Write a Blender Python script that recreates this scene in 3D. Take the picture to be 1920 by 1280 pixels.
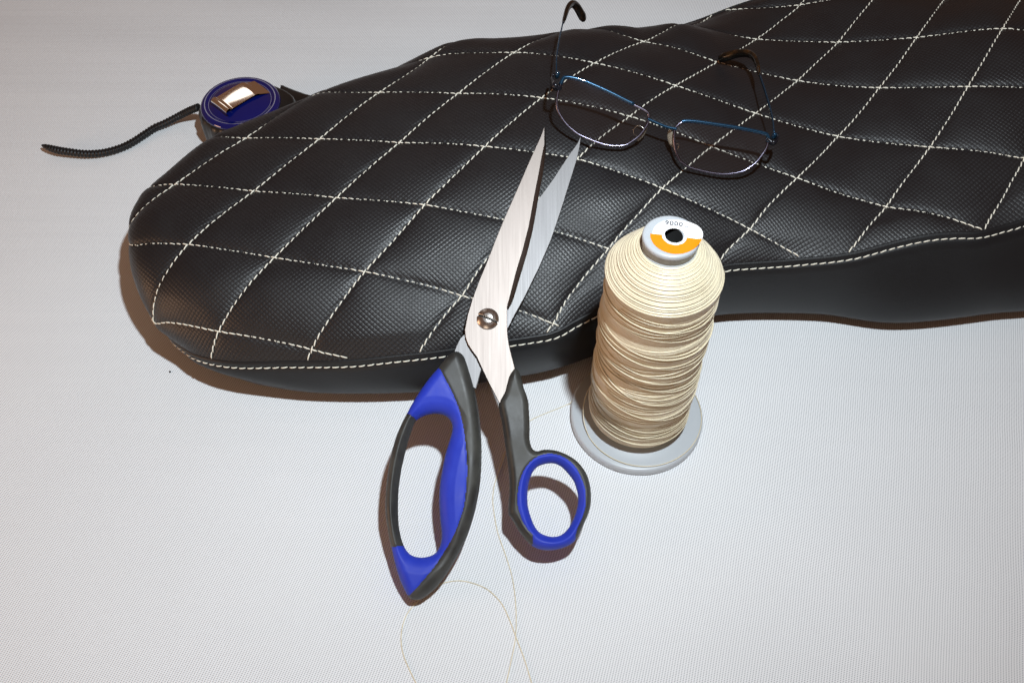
import bpy, bmesh, math, random
import numpy as np
from mathutils import Vector, Matrix
random.seed(7); RNG = np.random.default_rng(7)
for o in list(bpy.data.objects): bpy.data.objects.remove(o)
U = 0.00923            # one modelling unit in metres (about 0.92 cm)
SC = bpy.context.scene
COL = SC.collection

# ------------------------------------------------------------------ camera
FPX, PITCH, CAMH = 1800.0, math.radians(53.5), 52.0
cd = bpy.data.cameras.new('camera'); cam = bpy.data.objects.new('camera', cd); COL.objects.link(cam)
cam.location = (0, 0, CAMH*U); cam.rotation_euler = (math.pi/2-PITCH, 0, 0)
cd.sensor_width = 36; cd.lens = 36*FPX/1920; cd.clip_start = 0.01; cd.clip_end = 50
SC.camera = cam
# ------------------------------------------------------------------ world: the dim warm room
w = bpy.data.worlds.new('World'); SC.world = w; w.use_nodes = True
bg = w.node_tree.nodes['Background']; bg.inputs[0].default_value = (1.0, 0.50, 0.29, 1); bg.inputs[1].default_value = 0.15
# ------------------------------------------------------------------ flash, high above and a little to the right
def spot(name, loc, target, radius, power, col, cone, blend):
    ld = bpy.data.lights.new(name, 'SPOT'); ld.shadow_soft_size = radius*U; ld.energy = power; ld.color = col
    ld.spot_size = math.radians(cone); ld.spot_blend = blend
    lo = bpy.data.objects.new(name, ld); COL.objects.link(lo)
    lo.location = Vector(loc)*U
    lo.rotation_euler = (Vector(target)-Vector(loc)).to_track_quat('-Z', 'Y').to_euler()
    return lo
def softbox(name, loc, target, size, power, col):
    ld = bpy.data.lights.new(name, 'AREA'); ld.shape = 'DISK'; ld.size = size*U; ld.energy = power; ld.color = col
    lo = bpy.data.objects.new(name, ld); COL.objects.link(lo); lo.location = Vector(loc)*U
    lo.rotation_euler = (Vector(target)-Vector(loc)).to_track_quat('-Z', 'Y').to_euler(); return lo
softbox('warm_room_lamp', (-100, 10, 18), (0, 34, 6), 34, 2.3, (1.0, .58, .34))
softbox('front_fill_light', (-30, -85, 8), (5, 34, 8), 60, 2.6, (1.0, .80, .62))  # added fill that brightens the spool's front, not a lamp of the room
softbox('clip_reflection_light', (-66, 203, 124), (-19, 58, 3), 44, .75, (1.0, .95, .90))  # added only to give the tape clip something bright to mirror
spot('flash_lamp', (10.5, 20, 72), (-26, 80, 0), 1.4, 24.0, (0.85, 0.945, 1.0), 160, 1.0)
SC.view_settings.view_transform = 'Standard'; SC.view_settings.look = 'None'
SC.view_settings.exposure = 0; SC.view_settings.gamma = 1
SC.cycles.max_bounces = 8; SC.cycles.transparent_max_bounces = 16; SC.cycles.caustics_refractive = False; SC.cycles.caustics_reflective = False
SC.cycles.sample_clamp_indirect = 4

# ------------------------------------------------------------------ geometry helpers (all in units, metres on linking)
_F = np.array([0, math.cos(PITCH), -math.sin(PITCH)]); _Up = np.array([0, math.sin(PITCH), math.cos(PITCH)]); _C = np.array([0, 0, CAMH])
def ray(u, v): return _F + np.array([(u-960)/FPX, 0, 0]) + _Up*(640-v)/FPX
def P(u, v, z=0.0):
    """survey point: where the sight line through photo pixel (u,v) meets the level z"""
    d = ray(u, v); return _C + (z-CAMH)/d[2]*d
def on_plane(u, v, o, n):
    d = ray(u, v); o = np.array(o); n = np.array(n); return _C + ((o-_C)@n)/(d@n)*d

def mesh_obj(name, verts, faces, mat=None, parent=None, smooth=True, uv=None, origin=None):
    me = bpy.data.meshes.new(name)
    V = np.asarray(verts, float)*U
    me.from_pydata([tuple(v) for v in V], [], [tuple(int(i) for i in f) for f in faces])
    if smooth: me.polygons.foreach_set('use_smooth', [True]*len(me.polygons))
    if mat: me.materials.append(mat)
    if uv is not None:
        l = me.uv_layers.new(name='UVMap'); idx = np.zeros(len(me.loops), int); me.loops.foreach_get('vertex_index', idx)
        l.data.foreach_set('uv', np.asarray(uv)[idx].ravel())
    me.update()
    o = bpy.data.objects.new(name, me); COL.objects.link(o)
    if parent is not None:
        o.parent = parent; o.matrix_parent_inverse = Matrix.Translation(-parent.location)
    return o
def thing(name, label, cat, loc, group=None):
    o = bpy.data.objects.new(name, None); COL.objects.link(o); o.location = Vector(loc)*U
    o.empty_display_size = .02
    o['label'] = label; o['category'] = cat
    if group: o['group'] = group
    return o
def cr(q): return np.array([-.5*q+q*q-.5*q**3, 1-2.5*q*q+1.5*q**3, .5*q+2*q*q-1.5*q**3, -.5*q*q+.5*q**3])
def spline(pts, n=8, closed=False):
    Pn = np.asarray(pts, float)
    Pp = np.vstack([Pn[-1], Pn, Pn[0], Pn[1]]) if closed else np.vstack([2*Pn[0]-Pn[1], Pn, 2*Pn[-1]-Pn[-2]])
    out = []
    for i in range(1, len(Pp)-2):
        for k in range(n):
            a = cr(k/n); out.append(a[0]*Pp[i-1]+a[1]*Pp[i]+a[2]*Pp[i+1]+a[3]*Pp[i+2])
    if not closed: out.append(Pn[-1])
    return np.array(out)
def tube_arr(path, rad, seg=8, cap=True, squash=None, up=(0, 0, 1)):
    """verts, faces of a tube; rad scalar or per point; squash=(a,b) ellipse"""
    p = np.asarray(path, float); n = len(p); r = np.broadcast_to(np.asarray(rad, float), (n,))
    t = np.gradient(p, axis=0); t /= np.linalg.norm(t, axis=1)[:, None]+1e-12
    N = np.zeros_like(p); a = np.cross(t[0], np.array(up, float))
    if np.linalg.norm(a) < 1e-3: a = np.cross(t[0], [1, 0, 0])
    N[0] = a/np.linalg.norm(a)
    for i in range(1, n):
        a = N[i-1]-t[i]*(N[i-1]@t[i]); N[i] = a/np.linalg.norm(a)
    B = np.cross(t, N); th = np.linspace(0, 2*np.pi, seg, endpoint=False)
    sa, sb = squash if squash else (1, 1)
    V = p[:, None]+r[:, None, None]*(sa*np.cos(th)[None, :, None]*N[:, None]+sb*np.sin(th)[None, :, None]*B[:, None])
    V = V.reshape(-1, 3); Fc = []
    for i in range(n-1):
        for k in range(seg):
            k2 = (k+1) % seg; Fc.append((i*seg+k, i*seg+k2, (i+1)*seg+k2, (i+1)*seg+k))
    if cap: Fc.append(tuple(range(seg))[::-1]); Fc.append(tuple((n-1)*seg+k for k in range(seg)))
    return V, Fc
class MB:
    def __init__(s): s.v = []; s.f = []; s.n = 0
    def add(s, V, Fc):
        V = np.asarray(V, float); s.v.append(V); s.f += [tuple(i+s.n for i in f) for f in Fc]; s.n += len(V); return s
    def tube(s, *a, **k): return s.add(*tube_arr(*a, **k))
    def build(s, name, mat, parent=None, smooth=True): return mesh_obj(name, np.vstack(s.v), s.f, mat, parent, smooth)
def lathe_arr(prof, c, seg=64, axis=(0, 0, 1), wob=None):
    pr = np.asarray(prof, float); th = np.linspace(0, 2*np.pi, seg, endpoint=False); c = np.array(c, float)
    V = np.zeros((len(pr), seg, 3)); V[..., 0] = pr[:, :1]*np.cos(th); V[..., 1] = pr[:, :1]*np.sin(th); V[..., 2] = pr[:, 1:2]
    V = V.reshape(-1, 3)
    if tuple(axis) != (0, 0, 1):
        R = np.array(Vector((0, 0, 1)).rotation_difference(Vector(axis)).to_matrix()); V = V@R.T
    V += c; Fc = []
    for i in range(len(pr)-1):
        for k in range(seg): k2 = (k+1) % seg; Fc.append((i*seg+k, i*seg+k2, (i+1)*seg+k2, (i+1)*seg+k))
    return V, Fc
def poly_sdf(pts, poly):
    """signed distance (inside > 0) and nearest boundary point, vectorised"""
    q = np.asarray(pts, float); A = np.asarray(poly, float); B = np.roll(A, -1, 0)
    best = np.full(len(q), 1e9); near = np.zeros_like(q); ins = np.zeros(len(q), bool)
    for a, b in zip(A, B):
        d = b-a; L = d@d
        if L < 1e-14: continue
        u = np.clip(((q-a)@d)/L, 0, 1); c = a+u[:, None]*d; dd = ((q-c)**2).sum(1)
        m = dd < best; best[m] = dd[m]; near[m] = c[m]
        if a[1] != b[1]:
            cr_ = ((a[1] > q[:, 1]) != (b[1] > q[:, 1])) & (q[:, 0] < (b[0]-a[0])*(q[:, 1]-a[1])/(b[1]-a[1])+a[0])
            ins ^= cr_
    return np.where(ins, 1, -1)*np.sqrt(best), near

# ------------------------------------------------------------------ material helpers
def mat(name, col, rough=.5, metal=0., spec=.5, **kw):
    m = bpy.data.materials.new(name); m.use_nodes = True; b = m.node_tree.nodes['Principled BSDF']
    b.inputs['Base Color'].default_value = (*col, 1); b.inputs['Roughness'].default_value = rough
    b.inputs['Metallic'].default_value = metal; b.inputs['Specular IOR Level'].default_value = spec
    for k, v in kw.items(): b.inputs[k.replace('_', ' ')].default_value = v
    return m
class NT:
    def __init__(s, m): s.t = m.node_tree; s.b = s.t.nodes['Principled BSDF']
    def n(s, typ, **kw):
        x = s.t.nodes.new('ShaderNode'+typ)
        for k, v in kw.items():
            if k.startswith('_'): x.inputs[int(k[1:])].default_value = v
            else: setattr(x, k, v)
        return x
    def l(s, a, b): s.t.links.new(a, b)
    def math(s, op, a, b=None, c=None):
        x = s.n('Math', operation=op)
        for i, v in enumerate((a, b, c)):
            if v is None: continue
            if isinstance(v, (int, float)): x.inputs[i].default_value = v
            else: s.l(v, x.inputs[i])
        return x.outputs[0]
    def noise(s, vec, scale, detail=3, rough=.5):
        x = s.n('TexNoise'); x.inputs['Scale'].default_value = scale; x.inputs['Detail'].default_value = detail; x.inputs['Roughness'].default_value = rough
        if vec is not None: s.l(vec, x.inputs['Vector'])
        return x.outputs['Fac']
    def ramp(s, fac, stops):
        x = s.n('ValToRGB'); e = x.color_ramp.elements
        while len(e) < len(stops): e.new(.5)
        for i, (p, c) in enumerate(stops): e[i].position = p; e[i].color = (*c, 1) if len(c) == 3 else c
        s.l(fac, x.inputs[0]); return x.outputs[0]
    def bump(s, h, dist, strength=1, normal=None):
        x = s.n('Bump'); x.inputs['Distance'].default_value = dist; x.inputs['Strength'].default_value = strength
        s.l(h, x.inputs['Height'])
        if normal is not None: s.l(normal, x.inputs['Normal'])
        s.l(x.outputs[0], s.b.inputs['Normal']); return x.outputs[0]

def mat_leather():
    m = mat('quilted_leatherette', (.011, .0105, .0115), .42, 0, .5); t = NT(m)
    uv = t.n('UVMap').outputs[0]
    sp = t.n('SeparateXYZ'); t.l(uv, sp.inputs[0]); x, y = sp.outputs[0], sp.outputs[1]
    k = 2*math.pi/0.232
    # staggered scale pattern pressed into the sheet, rows turned a little against the seat axis
    a = t.math('ADD', t.math('MULTIPLY', x, k*.92), t.math('MULTIPLY', y, k*.42))
    b = t.math('ADD', t.math('MULTIPLY', x, k*-.35), t.math('MULTIPLY', y, k*.95))
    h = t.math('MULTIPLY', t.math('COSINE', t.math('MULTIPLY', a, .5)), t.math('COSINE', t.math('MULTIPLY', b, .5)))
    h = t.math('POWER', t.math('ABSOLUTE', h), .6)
    nz = t.noise(uv, 9, 3); h2 = t.math('ADD', h, t.math('MULTIPLY', nz, .35))
    t.bump(h2, .00024, .65)
    t.l(t.ramp(t.noise(uv, .35, 4), [(.3, (.41,)*3), (.7, (.54,)*3)]), t.b.inputs['Roughness'])
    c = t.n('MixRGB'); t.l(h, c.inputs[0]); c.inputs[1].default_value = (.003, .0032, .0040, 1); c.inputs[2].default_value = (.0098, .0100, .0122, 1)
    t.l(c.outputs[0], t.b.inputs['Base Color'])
    return m
def mat_vinyl():
    m = mat('smooth_black_vinyl', (.0055, .0062, .0075), .5, 0, .4); t = NT(m)
    co = t.n('TexCoord').outputs['Object']
    v = t.n('TexVoronoi'); v.inputs['Scale'].default_value = 900; t.l(co, v.inputs['Vector'])
    t.bump(t.math('ADD', v.outputs['Distance'], t.noise(co, 60, 3)), .0001, .5)
    return m
def mat_cloth():
    m = mat('white_woven_cloth', (.74, .75, .76), .85, 0, .15); t = NT(m)
    co = t.n('TexCoord').outputs['Object']; sp = t.n('SeparateXYZ'); t.l(co, sp.inputs[0]); x, y = sp.outputs[0], sp.outputs[1]
    wob = t.noise(co, 14, 2); wv = t.math('MULTIPLY', t.math('SUBTRACT', wob, .5), .004)
    x = t.math('ADD', x, wv); y = t.math('ADD', y, wv)
    k = 2*math.pi/.00150
    # open knit: short slanting gaps in staggered rows
    a = t.math('ADD', t.math('MULTIPLY', x, k*.80), t.math('MULTIPLY', y, k*.62))
    b = t.math('ADD', t.math('MULTIPLY', x, k*-.30), t.math('MULTIPLY', y, k*.95))
    h = t.math('MULTIPLY', t.math('COSINE', a), t.math('COSINE', b))
    h = t.math('ADD', t.math('MULTIPLY', h, .5), .5)
    big = t.noise(co, 5, 4)
    c = t.n('MixRGB'); c.blend_type = 'MULTIPLY'; c.inputs[0].default_value = 1
    t.l(t.ramp(h, [(.0, (.30, .31, .33)), (.42, (.74, .755, .77)), (1, (.82, .83, .845))]), c.inputs[1])
    t.l(t.ramp(big, [(.3, (.94,)*3), (.7, (1,)*3)]), c.inputs[2]); t.l(c.outputs[0], t.b.inputs['Base Color'])
    st = t.n('Mapping'); t.l(co, st.inputs[0]); st.inputs['Rotation'].default_value = (0, 0, -.12); st.inputs['Scale'].default_value = (3, 70, 1)
    folds = t.noise(st.outputs[0], 1, 3)
    n1 = t.bump(folds, .0009, .5)
    t.bump(h, .00022, .7, n1)
    return m
def mat_steel(name, col=(.62, .61, .60), rough=.3, ang=0.):
    m = mat(name, col, rough, 1.); t = NT(m)
    co = t.n('TexCoord').outputs['Object']; mp = t.n('Mapping'); t.l(co, mp.inputs[0])
    mp.inputs['Rotation'].default_value = (0, 0, ang); mp.inputs['Scale'].default_value = (1400, 30, 30)
    n = t.noise(mp.outputs[0], 1, 3)
    t.l(t.ramp(n, [(.3, (rough-.02,)*3), (.7, (rough+.04,)*3)]), t.b.inputs['Roughness'])
    n2 = t.noise(co, 120, 4)
    t.bump(t.math('ADD', n, t.math('MULTIPLY', n2, .5)), .000012, .5)
    return m
def mat_rubber(name, col, rough=.55, spec=.35, worn=None):
    m = mat(name, col, rough, 0, spec); t = NT(m)
    co = t.n('TexCoord').outputs['Object']
    n = t.noise(co, 90, 5, .6)
    t.l(t.ramp(n, [(.3, (rough-.08,)*3), (.7, (rough+.1,)*3)]), t.b.inputs['Roughness'])
    if worn:
        t.l(t.ramp(t.noise(co, 45, 4, .65), [(.42, col), (.72, worn)]), t.b.inputs['Base Color'])
    t.bump(t.noise(co, 900, 2), .00003, .5)
    return m
M = dict(
    leather=mat_leather(), vinyl=mat_vinyl(), cloth=mat_cloth(),
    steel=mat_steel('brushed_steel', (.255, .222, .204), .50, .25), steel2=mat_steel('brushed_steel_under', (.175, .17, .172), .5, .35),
    bevel=mat_steel('shaded_ground_bevel', (.20, .185, .175), .35, .25), screw=mat_steel('screw_steel', (.50, .48, .46), .28, 0),  # bevel steel coloured darker to stand in for its dim reflection
    slot=mat('slot_black', (.006, .006, .006), .8),  # near-black colour for the screw slot faces
    grip=mat_rubber('dark_grip_rubber', (.022, .022, .021), .5, .45, (.055, .056, .05)), blue=mat_rubber('blue_soft_rubber', (.014, .034, .40), .55, .35, (.020, .046, .46)),
    stitch=mat('cream_sewing_thread', (.74, .71, .61), .55, 0, .4),
    plastic=mat('pale_grey_plastic', (.42, .45, .48), .35, 0, .5), neck=mat('shaded_neck_plastic', (.22, .22, .215), .4),
    label=mat('label_paper', (.85, .85, .86), .45), orange=mat('orange_print', (.88, .24, .0), .45), ink=mat('grey_print', (.06, .06, .07), .6), inkl=mat('faint_print', (.42, .42, .47), .6),
    hole=mat('bore_shade_and_lint', (.002, .002, .002), .9),
)
def mat_thread():
    m = mat('cream_polyester_thread', (.7, .63, .47), .36, 0, .6); t = NT(m)
    t.b.inputs['Sheen Weight'].default_value = .15
    co = t.n('TexCoord').outputs['Object']
    t.l(t.ramp(t.noise(co, 60, 4), [(.3, (.62, .55, .39)), (.7, (.72, .65, .485))]), t.b.inputs['Base Color'])
    wv = t.n('Mapping'); t.l(co, wv.inputs[0]); wv.inputs['Scale'].default_value = (110, 110, 2600)
    t.bump(t.noise(wv.outputs[0], 1, 3, .6), .00016, .9)
    return m
M['thread'] = mat_thread()

# ================================================================== the cloth on the table
def build_cloth():
    xs = np.concatenate([np.linspace(-220, -60, 17)[:-1], np.linspace(-60, 60, 161), np.linspace(60, 220, 17)[1:]])
    ys = np.concatenate([np.linspace(-60, 5, 8)[:-1], np.linspace(5, 110, 141), np.linspace(110, 260, 16)[1:]])
    X, Y = np.meshgrid(xs, ys, indexing='ij')
    fade = np.clip((Y-52)/30, 0, 1)*1.0
    Z = fade*(.035*np.sin(Y*.9+X*.12+1.2*np.sin(X*.05))+.05*np.sin(Y*.35-X*.09))
    Z -= .0*X
    V = np.stack([X, Y, Z], -1).reshape(-1, 3); ny = len(ys)
    Fc = [(i*ny+j, (i+1)*ny+j, (i+1)*ny+j+1, i*ny+j+1) for i in range(len(xs)-1) for j in range(ny-1)]
    o = mesh_obj('tablecloth', V, Fc, M['cloth']); o['kind'] = 'structure'; o['label'] = 'white woven cloth covering the table top'
build_cloth()

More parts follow.
